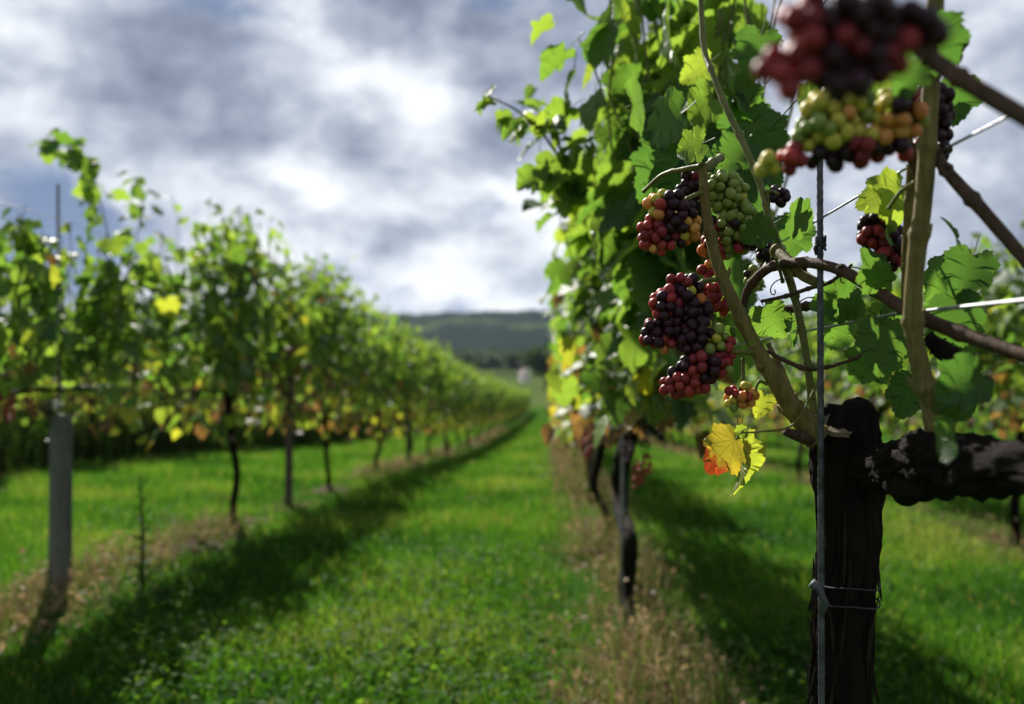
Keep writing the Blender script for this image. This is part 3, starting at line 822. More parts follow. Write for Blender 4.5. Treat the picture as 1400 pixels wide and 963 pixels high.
near_cane([(1118, 596, 1.13), (1092, 570, 1.125), (1062, 524, 1.12), (1036, 480, 1.125), (1012, 432, 1.13), (990, 384, 1.14), (975, 340, 1.15), (966, 290, 1.16), (962, 250, 1.165), (961, 226, 1.17)], [17, 14, 11.5, 10, 9, 8, 7.5, 6.5, 6, 6], M_CANE, seed=1, n=90, nodes=7)
near_cane([(1112, 575, 1.15), (1085, 545, 1.15), (1068, 505, 1.16), (1050, 470, 1.17)], [8, 5, 4, 3], M_CANE_PALE, seed=2, nodes=3)
near_cane([(1115, 592, 1.16), (1109, 540, 1.17), (1103, 490, 1.17), (1094, 440, 1.18), (1082, 390, 1.19), (1066, 345, 1.2), (1052, 300, 1.21), (1040, 255, 1.23), (1018, 200, 1.26), (994, 150, 1.3), (974, 100, 1.34), (962, 60, 1.38), (956, -50, 1.42)], [6, 5.5, 5, 5, 5.5, 6.5, 5, 4.5, 4.5, 4.5, 4, 4, 3.5], M_SHOOT, seed=3, n=110, nodes=13)
near_cane([(1062, 342, 1.2), (1082, 362, 1.16), (1100, 378, 1.13), (1120, 388, 1.1)], [8, 8, 7.5, 6], M_CANE, seed=4, nodes=2)
near_cane([(1016, 418, 1.22), (1024, 394, 1.21), (1046, 370, 1.19), (1075, 360, 1.15), (1110, 360, 1.1), (1150, 370, 1.06), (1190, 392, 1.02), (1225, 416, .97), (1268, 438, .93), (1330, 462, .88), (1440, 500, .80)], [5, 6, 6.5, 6.5, 7, 7.5, 8.5, 9, 10, 10, 10], M_CANE_DARK, seed=5, n=90, nodes=8)
near_cane([(1042, 412, 1.18), (1075, 405, 1.15), (1105, 395, 1.12), (1135, 386, 1.1), (1165, 362, 1.08)], [2.2, 3, 3, 2.5, 1.6], M_CANE_DARK, 'twig', 8, 40, 4, 6)
near_cane([(1050, 428, 1.26), (1085, 422, 1.24), (1120, 418, 1.2), (1160, 428, 1.15)], [5, 6, 6, 5], M_CANE_DARK, 'twig', 8, 30, 4, 7)
near_cane([(1048, 480, 1.15), (1075, 494, 1.14), (1110, 505, 1.13), (1165, 492, 1.1), (1200, 470, 1.08)], [2, 3, 3, 2.2, 1.5], M_CANE_DARK, 'twig', 8, 40, 5, 8)
# tall thick cane rising from the arm
near_cane([(1292, 626, .93), (1276, 560, .92), (1258, 500, .915), (1248, 440, .91), (1252, 360, .90), (1262, 280, .89), (1268, 200, .88), (1272, 130, .87), (1276, 60, .86), (1280, -20, .85)], [22, 15, 12.5, 12, 12, 12, 11.5, 11.5, 11.5, 11], M_CANE_PALE, seed=9, n=90, nodes=6)
near_cane([(1262, 250, .93), (1248, 215, .92), (1236, 190, .91), (1226, 160, .9), (1222, 120, .88)], [9, 9, 9, 8, 7], M_CANE_DARK, seed=10, nodes=3)
near_cane([(1238, 420, .97), (1240, 350, .96), (1243, 290, .95), (1246, 225, .94)], [6, 7, 7, 6], M_CANE, seed=11, nodes=4)
near_cane([(1266, 180, .90), (1286, 222, .88), (1310, 252, .86), (1345, 290, .83), (1440, 400, .78)], [7, 8, 9, 9, 9], M_CANE_DARK, seed=12, nodes=3)
near_cane([(1236, 40, .66), (1262, 70, .66), (1290, 92, .65), (1330, 118, .63), (1450, 190, .58)], [10, 11, 12, 12, 12], M_CANE_DARK, seed=13, nodes=3)
near_cane([(1320, 500, .95), (1290, 480, .96), (1268, 462, .97)], [17, 13, 9], M_BARK, 'spur', 14, 30, 3, 14, .3)
# side stems that carry the bunches
for pts, r in (([(962, 262, 1.165), (940, 272, 1.14), (920, 285, 1.13)], [3.5, 3, 2.5]), ([(985, 382, 1.145), (962, 385, 1.13), (940, 400, 1.12)], [3.8, 3, 2.5]),
               ([(1040, 482, 1.125), (1010, 482, 1.115), (985, 476, 1.11)], [3.8, 3, 2.2]), ([(1016, 490, 1.13), (1016, 520, 1.125), (1014, 536, 1.12)], [2.4, 2.4, 2]),
               ([(1048, 525, 1.12), (1038, 522, 1.115), (1032, 535, 1.11)], [2.4, 2.2, 2]), ([(960, 228, 1.17), (935, 232, 1.19), (905, 240, 1.22), (880, 262, 1.26)], [5, 4, 3, 2.5]), ([(962, 232, 1.17), (975, 222, 1.19), (985, 216, 1.22)], [6, 6, 5]),
               ([(1070, 385, 1.19), (1066, 370, 1.15), (1060, 352, 1.13)], [2.5, 2, 2]), ([(1048, 262, 1.22), (1058, 262, 1.2), (1064, 266, 1.19)], [2.4, 2.2, 2]),
               ([(1120, 520, 1.12), (1085, 580, 1.1), (1040, 590, 1.1), (1012, 592, 1.1)], [1.5, 1.5, 1.5, 1.2]), ([(1250, 250, .9), (1232, 262, .9), (1215, 285, .92)], [3, 3, 2.5])):
    near_cane(pts, r, M_SHOOT, 'stalk', 7, 20, 2, 3)

# ---- bunches
SPHH_V, SPHH_T = small_sphere(16, 11)
BERRY_MESH = {}
for k_, m_ in M_BERRY.items():
    me = mesh_np('berry', SPHH_V * np.array([1, 1, 1.04]), SPHH_T, smooth=True); me.materials.append(m_); BERRY_MESH[k_] = me
def bunch(blobs, Y, d, seed, colour, label, depth=.7):
    """blobs: (px, py, half width px, half height px, n); one bunch made of overlapping lobes"""
    rng = random.Random(seed); k = Y / F; d *= .88
    allp = []; cs = []
    blobs = [(a_, b_, c_, e_, int(n_ * 1.45)) for a_, b_, c_, e_, n_ in blobs]
    for (px, py, hw, hh, n) in blobs:
        c = nl(P(px, py, Y)); cs.append(c)
        got = 0; tries = 0
        while got < n and tries < n * 80:
            tries += 1
            v = np.array([rng.gauss(0, 1) for _ in range(3)]); v /= np.linalg.norm(v); v *= rng.random() ** .30
            p = np.array(c) + v * np.array([hw * k, hw * k * depth, hh * k])
            if all(np.sum((p - q) ** 2) > (d * .75) ** 2 for q, _ in allp): allp.append((p, (px + v[0] * hw, py - v[2] * hh, v[1]))); got += 1
    order = sorted(cs, key=lambda c: -c.z)
    top = order[0] + Vector((0, 0, blobs[0][3] * k * .8))
    mb = MB(); path = [top] + order + ([order[-1] + Vector((0, 0, -.01))])
    if len(path) < 3: path.append(path[-1] + Vector((0, 0, -.005)))
    mb.tube(spline(path, 20), lerp_list([.0022, .0014], 20), 6)
    for p, _ in allp[::3]:
        q = min(cs, key=lambda c: (c - Vector(p)).length); mb.tube([q, (q + Vector(p)) / 2 + Vector((0, 0, .003)), Vector(p)], .0008, 4, cap=False)
    root = obj('grape_cluster', mb.build('stem'), near, M_SHOOT); root['label'] = label
    for p, (px, py, dv) in allp:
        QN[0] = .5 + 1.1 * mnoise.noise((p[0] * 34 + seed, p[1] * 34, p[2] * 34))
        o = obj('berry', BERRY_MESH[colour(px, py, dv, rng)], root); s = d * .5 * rng.uniform(.84, 1.12)
        o.location = p; o.scale = (s * rng.uniform(.93, 1.03), s * rng.uniform(.93, 1.03), s * rng.uniform(.98, 1.1)); o.rotation_euler = (rng.uniform(-.8, .8), rng.uniform(-.8, .8), rng.uniform(0, 6))
ORDER = ['dark', 'wine', 'red', 'amber', 'lime', 'green']
QN = [0.5]
def pick(rng, **wts):
    """ripeness changes gradually through a bunch: a smooth value plus a little chance picks the colour"""
    ks = sorted(wts, key=ORDER.index); tot = sum(wts.values()); q = min(max(QN[0] + rng.uniform(-.22, .22), 0), .999) * tot
    for k_ in ks:
        q -= wts[k_]
        if q < 0: return k_
    return ks[-1]
def colA(px, py, dv, r):
    if px < 912 and py < 300: return pick(r, amber=4, red=4, wine=2, lime=1)
    if px < 905: return pick(r, red=5, wine=4, amber=1)
    if px > 935 and py > 295: return pick(r, lime=2, amber=2, wine=2, dark=2)
    return pick(r, dark=6, wine=4, red=1)
bunch([(915, 290, 34, 28, 34), (902, 320, 26, 24, 20), (935, 310, 22, 24, 14)], 1.14, .0150, 1, colA, 'bunch with amber and rose grapes turning dark')
def colB(px, py, dv, r): return pick(r, dark=5, wine=2) if px < 962 or (py > 300 and r.random() < .4) else pick(r, green=7, lime=1)
bunch([(990, 262, 30, 26, 34), (1000, 300, 30, 26, 24), (945, 262, 16, 30, 20), (985, 335, 20, 18, 10), (1016, 332, 14, 12, 5)], 1.20, .0150, 2, colB, 'unripe green bunch beside the cane')
def colC(px, py, dv, r): return pick(r, red=5, wine=3, amber=1)
bunch([(966, 338, 9, 12, 5), (968, 368, 9, 16, 8), (972, 400, 14, 14, 8), (985, 418, 12, 12, 5)], 1.19, .0140, 3, colC, 'thin red bunch behind the cane')
def colD(px, py, dv, r):
    if px < 908 and py > 430: return pick(r, wine=5, dark=3, red=2, amber=1)
    if px < 925: return pick(r, red=4, wine=5, dark=3)
    if px > 940 and py < 410: return pick(r, lime=2, amber=2, dark=2)
    return pick(r, dark=9, wine=2)
bunch([(935, 400, 26, 24, 22), (915, 422, 26, 28, 28), (903, 455, 25, 24, 26), (945, 430, 24, 26, 22)], 1.125, .0152, 4, colD, 'large red-edged dark bunch')
def colE(px, py, dv, r):
    if py > 505 and px < 955: return pick(r, red=3, wine=5, dark=2)
    if 965 < px < 990 and py < 480: return pick(r, green=4, lime=3, dark=1)
    if px > 978: return pick(r, wine=5, red=2, green=1)
    return pick(r, dark=8, wine=2)
bunch([(952, 462, 26, 26, 26), (975, 470, 24, 22, 20), (965, 498, 34, 22, 28), (940, 522, 30, 18, 22), (922, 526, 18, 14, 8), (988, 488, 14, 14, 6)], 1.12, .0150, 5, colE, 'nearly black bunch with a red tail')
def colG(px, py, dv, r): return pick(r, red=5, amber=3, lime=2, green=1)
bunch([(1012, 541, 22, 15, 15), (1004, 552, 12, 8, 4)], 1.12, .0125, 6, colG, 'small rosy bunch above the yellow leaf')
bunch([(1064, 268, 13, 12, 9)], 1.22, .0135, 7, lambda *a: pick(a[3], dark=6, wine=2), 'little dark bunch on the upper cane')
bunch([(1052, 345, 18, 20, 16), (1030, 380, 10, 18, 6)], 1.27, .0135, 8, lambda *a: pick(a[3], green=4, dark=3), 'small dull green bunch behind the cane')
bunch([(1200, 315, 26, 24, 24), (1218, 345, 26, 22, 20)], 1.02, .0145, 9, lambda *a: pick(a[3], dark=8, wine=3), 'shaded dark bunch under a lime leaf')
def colK(px, py, dv, r):
    if px < 1068 and py > 205: return pick(r, lime=7, amber=1)
    if px < 1105 and py > 200: return pick(r, red=5, amber=2, wine=2)
    if py > 200: return pick(r, dark=5, wine=5, red=1)
    if px > 1215: return pick(r, amber=3, green=3, wine=2, dark=2)
    return pick(r, lime=8, amber=2, green=3)
bunch([(1150, 150, 44, 26, 26), (1130, 180, 44, 26, 30), (1180, 200, 36, 20, 20), (1135, 214, 30, 14, 14), (1085, 218, 20, 14, 10), (1056, 228, 18, 13, 9), (1225, 160, 34, 36, 24), (1230, 205, 14, 14, 6)], .72, .0138, 10, colK, 'yellow-green bunch with red and dark grapes beneath')
def colL(px, py, dv, r): return pick(r, wine=5, red=3) if px < 1112 else pick(r, dark=10, wine=2)
bunch([(1082, 92, 36, 34, 20), (1130, 70, 55, 40, 34), (1190, 70, 55, 36, 34), (1150, 108, 45, 22, 18), (1150, 25, 75, 34, 30), (1245, 40, 40, 30, 16)], .45, .0128, 11, colL, 'near-black bunch hanging close above the rod')
bunch([(1278, 150, 24, 34, 22), (1288, 190, 16, 24, 12), (1262, 205, 14, 14, 6)], .92, .0145, 12, lambda *a: pick(a[3], dark=9, wine=1), 'dark bunch behind the tall thick cane')
bunch([(1290, 60, 30, 24, 18)], .86, .0145, 13, lambda *a: pick(a[3], dark=9, wine=1), 'dark bunch at the top of the thick cane')

# ---- leaves placed one by one round the fruit
def hand_leaf(px, py, Y, size_px, ang, roll=0, pitch=0, v=.35, red=0.0, k=0):
    """ang: where the tip points in the view plane (degrees, 0 = towards +right, 90 = up)"""
    s = size_px * Y / F
    yv = RGT * math.cos(R(ang)) + UP * math.sin(R(ang)); nv = -FWD; xv = yv.cross(nv)
    B = Matrix((xv, yv, nv)).transposed() @ Matrix.Rotation(R(roll), 3, 'Y') @ Matrix.Rotation(R(pitch), 3, 'X')
    o = obj('leaf', LEAF_HI[k % 8], near); Mx = B.to_4x4()
    c = P(px, py, Y) - (B @ Vector((0, .45, 0))) * s
    Mx.translation = nl(c); o.matrix_local = Mx @ Matrix.Diagonal((s, s, s, 1)); o.color = (v, 1 - red, 1, 1)
    return o
yl = hand_leaf(984, 622, 1.115, 66, 222, 28, -12, .80, .95, 1); yl['label'] = 'yellow leaf with a red scorched tip'
hand_leaf(1018, 638, 1.125, 82, 268, -62, 8, .66, .0, 3)
hand_leaf(1004, 625, 1.14, 66, 262, 70, 0, .3, .0, 5)
HL = [(1040, 556, 1.13, 34, 250, 10, 10, .68, 0, 2), (1028, 470, 1.10, 10, 240, 0, 0, .62, 0, 0), (940, 202, 1.16, 50, 185, 5, -40, .42, 0, 4), (1098, 300, 1.17, 58, 350, 10, -35, .22, 0, 6),
      (1033, 320, 1.16, 44, 210, 0, -20, .12, 0, 7), (1058, 442, 1.19, 56, 300, 30, 0, .30, 0, 3), (1080, 455, 1.2, 46, 290, -55, 0, .25, 0, 2), (1200, 268, .98, 62, 195, 15, -20, .62, 0, 1), (1222, 285, .99, 60, 280, -20, 10, .58, 0, 5),
      (1190, 362, 1.0, 50, 120, 20, 10, .2, 0, 2), (1202, 388, .99, 48, 300, 20, 0, .24, 0, 4), (1206, 478, 1.02, 74, 262, 15, 8, .16, 0, 6), (1135, 412, 1.15, 60, 200, 0, -25, .2, 0, 0), (1165, 420, 1.12, 56, 330, 10, -10, .14, 0, 1),
      (1308, 528, .84, 74, 200, 20, -35, .06, 0, 3), (1285, 600, .80, 62, 185, 5, -76, .10, 0, 5), (1302, 312, .92, 40, 110, 60, 0, .1, 0, 7), (1215, 322, 1.0, 30, 10, 0, -50, .4, 0, 2),
      (1032, 78, 1.55, 66, 250, 25, -10, .1, 0, 4), (1008, 122, 1.6, 66, 30, 20, -55, .22, 0, 6), (1020, 140, 1.6, 60, 320, 0, -10, .15, 0, 2), (1040, 205, 1.55, 84, 285, 20, 0, .1, 0, 1), (1012, 180, 1.6, 76, 250, 0, 0, .08, 0, 3),
      (1000, 215, 1.5, 60, 230, 25, 10, .16, 0, 5), (950, 98, 1.6, 50, 210, 0, -20, .6, 0, 0), (955, 150, 1.55, 64, 200, 10, -50, .4, 0, 7), (1055, 240, 1.5, 44, 300, 0, 0, .14, 0, 2), (905, 170, 1.6, 80, 185, 10, -55, .2, 0, 6), (880, 140, 1.7, 80, 10, 15, -55, .3, 0, 1), 
      (990, 480, 1.13, 14, 260, 0, 0, .6, 0, 1), (1000, 458, 1.12, 22, 270, 55, 0, .25, 0, 2), (1105, 180, .9, 40, 185, 0, -55, .5, 0, 3), (1100, 138, .85, 46, 190, 0, -60, .45, 0, 4), (1270, 160, .98, 60, 270, 10, 0, .05, 0, 6), (1012, 590, 1.11, 20, 200, 0, -40, .6, 0, 2), (1300, 470, 1.05, 70, 240, 30, -20, .15, 0, 4), (1190, 445, 1.2, 50, 200, 20, -20, .3, 0, 3), (1315, 560, .9, 60, 300, 20, -20, .08, 0, 1), (1240, 545, 1.1, 60, 250, 20, -10, .06, 0, 2), (1185, 500, 1.25, 70, 230, 10, -20, .12, 0, 4), (1310, 440, 1.0, 70, 280, 30, 0, .08, 0, 6), (1225, 450, 1.2, 70, 330, 0, -20, .14, 0, 0), (1290, 395, 1.3, 70, 240, 20, 0, .2, 0, 3), (1150, 450, 1.35, 66, 250, 10, -10, .2, 0, 5), (1080, 330, 1.5, 60, 250, 10, 0, .18, 0, 7), (1000, 400, 1.6, 70, 240, 10, 0, .15, 0, 3), (930, 250, 1.6, 90, 260, 15, -10, .05, 0, 1), (900, 235, 1.65, 90, 240, 0, 0, .08, 0, 0), (975, 255, 1.6, 90, 280, 10, 0, .04, 0, 2), (1010, 270, 1.55, 80, 250, 0, 10, .06, 0, 6), (1195, 140, .74, 56, 200, 10, -30, .5, 0, 1), (1240, 110, .7, 60, 250, 20, 0, .12, 0, 3), (1285, 70, .8, 80, 300, 20, -10, .05, 0, 5), (1310, 140, .95, 60, 270, 0, 0, .05, 0, 0), (1320, 380, 1.0, 70, 250, 30, 0, .1, 0, 2)]
for a in HL: hand_leaf(*a)
# leafy shoots of the far arm of the same vine, and the spray that juts over the grass path
def near_canopy():
    rng = np.random.default_rng(31)
    pos, Rm, siz, val, sh = canopy(rng, .98, 1.75, 34, z0=1.30, ztop=2.45, half=.36, per=.06, autumn=.02, low_leaves=14, spread=.17, size=(.10, .15))
    x = pos[:, 0]
    keep = (NB[0] + x) / (pos[:, 1] + TY) < .20            # the open side by the wires carries few leaves
    pos, Rm, siz, val = pos[keep], Rm[keep], siz[keep], val[keep]
    val = np.where(pos[:, 2] < 1.5, np.clip(val, 0, .62), val)
    rest = add_leaf_objects(near, pos, Rm, siz, val, LEAF_HI, rng, 195, shown(NB, pos, siz))
    if len(rest): tag(obj('crown', leaves_mesh('crown', pos[rest], Rm[rest], siz[rest], val[rest], TPL1, rng, M_CROWN), near), kind='stuff')
    tag(obj('shoots', shoots_mesh(sh, .0048, 6), near, M_SHOOT), kind='stuff')
    shoot_with_leaves(near, [P(800, 250, 2.5), P(765, 215, 2.4), P(738, 178, 2.35), P(705, 150, 2.3), P(668, 132, 2.28)], 24, (.075, .115), rng, LEAF_HI, val=(.3, .6), taper=.5, reach=.045)
    shoot_with_leaves(near, [P(790, 270, 2.5), P(765, 245, 2.45), P(745, 225, 2.4), P(738, 250, 2.38)], 12, (.06, .10), rng, LEAF_HI, val=(.3, .6), taper=.3, reach=.04)
near_canopy()
# tendrils
def tendrils():
    for i, (px, py, Y) in enumerate([(1050, 392, 1.17), (1150, 375, 1.07), (1095, 415, 1.15)]):
        mb = MB(); pts = []
        for q in range(30):
            u = q / 29; a = u * 7 + i
            pts.append(nl(P(px + 30 * u + 9 * math.cos(a), py + 4 + 9 * math.sin(a) - 8 * u, Y)))
        mb.tube(pts, .0008, 5); obj('tendril', mb.build('tendril'), near, M_CANE_DARK)
tendrils()

# ------------------------------------------------------------------ wires, rod, posts
def wire(X, z_off, r, label, y0=-1.5, y1=80, group=None, dz0=0):
    mb = MB(); pts = []
    for y in np.concatenate([np.arange(y0, 12, .5), np.arange(12, y1, 3)]):
        pts.append((X, y, G(X, y) * min(1, max(0, (y - 1) / 4)) + z_off + .006 * math.sin(y * 1.9)))
    mb.tube(pts, r, 8); return tag(obj('trellis_wire', mb.build('trellis_wire'), mat=M_WIRE), label, 'wire', group)
wire(RX, 1.235, .0019, 'lowest shiny wire crossing the rod just above the big trunk')
wire(RX, 1.385, .0015, 'second wire tied to the steel rod above the big trunk')
wire(RX, 1.585, .0012, 'single high wire under the uppermost catch wires by the dark bunch')
wire(RX, 1.675, .0012, 'uppermost catch wire running through the leaves above the big trunk', group='paired catch wires')
wire(RX + .012, 1.69, .0012, 'uppermost catch wire running through the leaves above the big trunk', group='paired catch wires')
wire(LX, 1.02, .002, 'fruiting wire of the thick-post row', 1.0)
wire(LX, 1.82, .002, 'high wire of the thick-post row seen against the blue gap', 1.0)

def rod():
    e = empty('support_rod', (P(1122, 700, TY - .055).x, TY - .055, G(.3, 1.1)))
    tag(e, 'ribbed steel rod standing upright against the big dark trunk', 'rod')
    off = Vector(e.location); Y = TY - .055
    bz, tz = -.15, 2.05
    n = 520; mb = MB()
    pts = [Vector((.0015 * math.sin(q / n * 5), 0, bz + (tz - bz) * q / n)) for q in range(n + 1)]
    mb.tube(pts, .0036, 10, lambda p, nd, r, u, a: r * (1 + .13 * (math.sin(p.z * 900 + a * 1.0) > .35)))
    obj('rod', mb.build('rod'), e, M_ROD)
    t = MB(); zc = P(1122, 333, Y).z - off.z
    for q in range(4):
        a = [Vector((math.cos(u * 6.283 / 12) * .0055, math.sin(u * 6.283 / 12) * .0055, zc + .004 * math.sin(u + q) + (q - 1.5) * .0028)) for u in range(13)]
        t.tube(a, .0014, 6)
    t.tube([Vector((-.004, 0, zc)), Vector((-.008, -.002, zc - .006)), Vector((-.006, -.004, zc - .014))], .0016, 6)
    obj('tie', t.build('tie'), e, M_TIE)
    zc2 = P(1122, 810, Y).z - off.z
    c = MB()
    for dz in (0, -.022):
        a = [Vector((math.cos(u * 6.283 / 28) * .0365 + .048, math.sin(u * 6.283 / 28) * .043 + .052, zc2 + dz + .002 * math.sin(u * .7))) for u in range(29)]
        c.tube(a, .0011, 6)
    obj('tie', c.build('tie'), e, M_TIE)
    b = MB(); b.tube([Vector((-.012, -.004, zc2 + .012)), Vector((-.004, -.006, zc2 + .006)), Vector((.004, -.008, zc2 - .012)), Vector((.0, -.006, zc2 - .026))], [.006, .0045, .004, .002], 10)
    obj('clip', b.build('clip'), e, M_ROD)
rod()

def post(px_top, px_base, X, r, mat, label, seg=20, lean=True, extra=None):
    a = PX(*px_base, X); b = PX(*px_top, X); y = a.y; z = G(X, y)
    e = empty('vineyard_post', (X, y, z)); tag(e, label, 'post')
    h = b.z - z
    mb = MB(); n = 30
    pts = [Vector((.012 * math.sin(q / n * 2), .0, -.2 + (h + .2) * q / n)) for q in range(n + 1)]
    mb.tube(pts, lerp_list([r * 1.02, r, r * .97], n), seg, lambda p, nd, rr, u, a: rr * (1 + .03 * mnoise.noise((nd.x * 2, nd.y * 2, p.z * 3)) + .015 * mnoise.noise((nd.x * 9, nd.y * 9, p.z * 2))))
    obj('post', mb.build('post', True), e, mat)
    return e, h
e, h = post((91, 566), (80, 795), LX, .052, M_POST, 'thick grey wooden post, bare in its lower half, at the row end')
mb = MB(); mb.tube([(-.03, .06, -.2), (-.03, .06, 1.0), (-.035, .06, 2.0)], .008, 8); obj('stake', mb.build('stake'), e, M_STAKE)
st = MB()
for zc in (h - .05, h - .12): st = MB(); st.tube([Vector((math.cos(u * .4488) * .054, math.sin(u * .4488) * .054, zc)) for u in range(15)], .003, 6); obj('wire_loop', st.build('wire_loop'), e, M_WIRE)
post((388, 400), (394, 706), LX, .036, M_POST_DARK, 'tall brown post between two vines of the thick-post row', 14)
POSTS = []
mbp = MB(); mbp.tube([(0, 0, -.2), (0, 0, 1.0), (.01, 0, 2.1)], .03, 10); post_me = mbp.build('vineyard_post')
for X, ys, lab, grp in ((LX, [15.1 + 5.4 * i for i in range(14)], 'slim post farther along the thick-post row', 'posts along the thick-post row'),
                        (RX, [8.5 + 5.4 * i for i in range(14)], 'slim post farther along the big trunk row', 'posts along the big trunk row'),
                        (3.2, [4.9 + 5.4 * i for i in range(12)], 'slim post in the row beyond the big trunk', 'posts in the row beyond the big trunk'),
                        (-6.5, [8.7 + 5.4 * i for i in range(10)], 'slim post in the row behind the thick-post row', 'posts in the row behind the thick-post row')):
    for y in ys: tag(obj('vineyard_post', post_me, mat=M_POST_DARK, loc=(X, y, G(X, y))), lab, 'post', grp)
mb = MB(); mb.tube([(0, 0, -.2), (0, 0, .5), (.005, 0, 1.9)], .008, 8)
tag(obj('vine_stake', mb.build('vine_stake'), mat=M_STAKE, loc=(RX - .03, r1[1] - .06, G(RX, r1[1]))), 'thin grey stake beside the twisting dark trunk', 'stake')

# ------------------------------------------------------------------ grass, clover, dry weeds
def blades(name, x, y, h, wd, lv, rng, mat, lean=.45, z_extra=0.0):
    n = len(x); z = gz(x, y) + z_extra
    a = rng.uniform(0, 2 * np.pi, n); ln = rng.normal(0, lean, n); la = rng.uniform(0, 2 * np.pi, n)
    sx, sy = np.cos(a) * wd * .5, np.sin(a) * wd * .5
    dx, dy = np.cos(la) * ln * h, np.sin(la) * ln * h
    V = np.zeros((n, 5, 3))
    V[:, 0] = np.stack([x - sx, y - sy, z - .01], -1); V[:, 1] = np.stack([x + sx, y + sy, z - .01], -1)
    V[:, 2] = np.stack([x + dx * .35 + sx * .8, y + dy * .35 + sy * .8, z + h * .6], -1); V[:, 3] = np.stack([x + dx * .35 - sx * .8, y + dy * .35 - sy * .8, z + h * .6], -1)
    V[:, 4] = np.stack([x + dx, y + dy, z + h * np.sqrt(np.maximum(1 - ln ** 2 * .5, .2))], -1)
    t = np.array([[0, 1, 2], [0, 2, 3], [3, 2, 4]])
    T = (t[None] + (np.arange(n) * 5)[:, None, None]).reshape(-1, 3)
    me = mesh_np(name, V.reshape(-1, 3), T, {'lv': np.repeat(lv, 5)}); me.materials.append(mat); return me
def field_noise(x, y, s, k):
    return np.array([mnoise.noise((a * s, b * s, k)) for a, b in zip(x, y)])
def row_dist(x): return np.min(np.abs(x[:, None] - np.array(ROWS)[None]), 1)
def lawn():
    rng = np.random.default_rng(8)
    n = 330000
    u = rng.random(n); y0_, y1_ = 2.6, 60.0
    y = y0_ * (y1_ / y0_) ** (u ** 1.15)
    a = rng.uniform(-.62, .58, n); x = a * (y + .3) + .03 * y
    keep = (x > -13) & (x < 11); x, y = x[keep], y[keep]
    dr = row_dist(x); fn = field_noise(x, y, .9, 2.0)
    keep = rng.random(len(x)) < np.clip((dr + fn * .3 - .08) / .26, .22, 1); x, y, fn = x[keep], y[keep], fn[keep]
    sc_ = np.maximum(1, y / 6)
    h = rng.uniform(.035, .085, len(x)) * (1 + .5 * fn) * np.minimum(sc_, 1.6)
    lv = np.clip(.5 + .35 * rng.normal(0, .5, len(x)) + .7 * fn, 0, .93); lv = np.where(rng.random(len(x)) < .03, 1.0, lv)
    tag(obj('grass', blades('grass', x, y, h, .0055 * sc_ * rng.uniform(.7, 1.3, len(x)), lv, rng, M_GRASS)), 'bright green mown grass between the vine rows', 'grass', kind='stuff')
lawn()
def clover():
    rng = np.random.default_rng(9); n = 26000
    y = 2.7 * (9 / 2.7) ** rng.random(n); x = rng.uniform(-.5, .38, n) * y + .0
    fn = field_noise(x, y, 1.1, 6.0); dr = row_dist(x)
    keep = (rng.random(n) < np.clip(1.1 * fn + .75 - (y - 3.4) * .24, 0, 1)) & (dr > .22); x, y = x[keep], y[keep]; n = len(x)
    z = gz(x, y) + rng.uniform(.03, .10, n)
    pos = np.stack([x, y, z], -1)
    nor = np.array([0, 0, 1.0]) + rng.normal(0, .42, (n, 3)); tip = rng.normal(0, 1, (n, 3)); tip[:, 2] *= .3
    V = np.array([(0, 0, 0), (.42, .35, .06), (.38, .75, .03), (0, .98, -.05), (-.38, .75, .03), (-.42, .35, .06)]); T = np.array([(0, 1, 2), (0, 2, 3), (0, 3, 4), (0, 4, 5)])
    me = leaves_mesh('clover', pos, frames(nor, tip), rng.uniform(.016, .034, n), np.clip(rng.normal(.5, .25, n), 0, 1), [(V, T, V)], rng, M_CLOVER)
    tag(obj('clover', me), 'low round-leaved clover in the grass path', 'clover', kind='stuff')
clover()
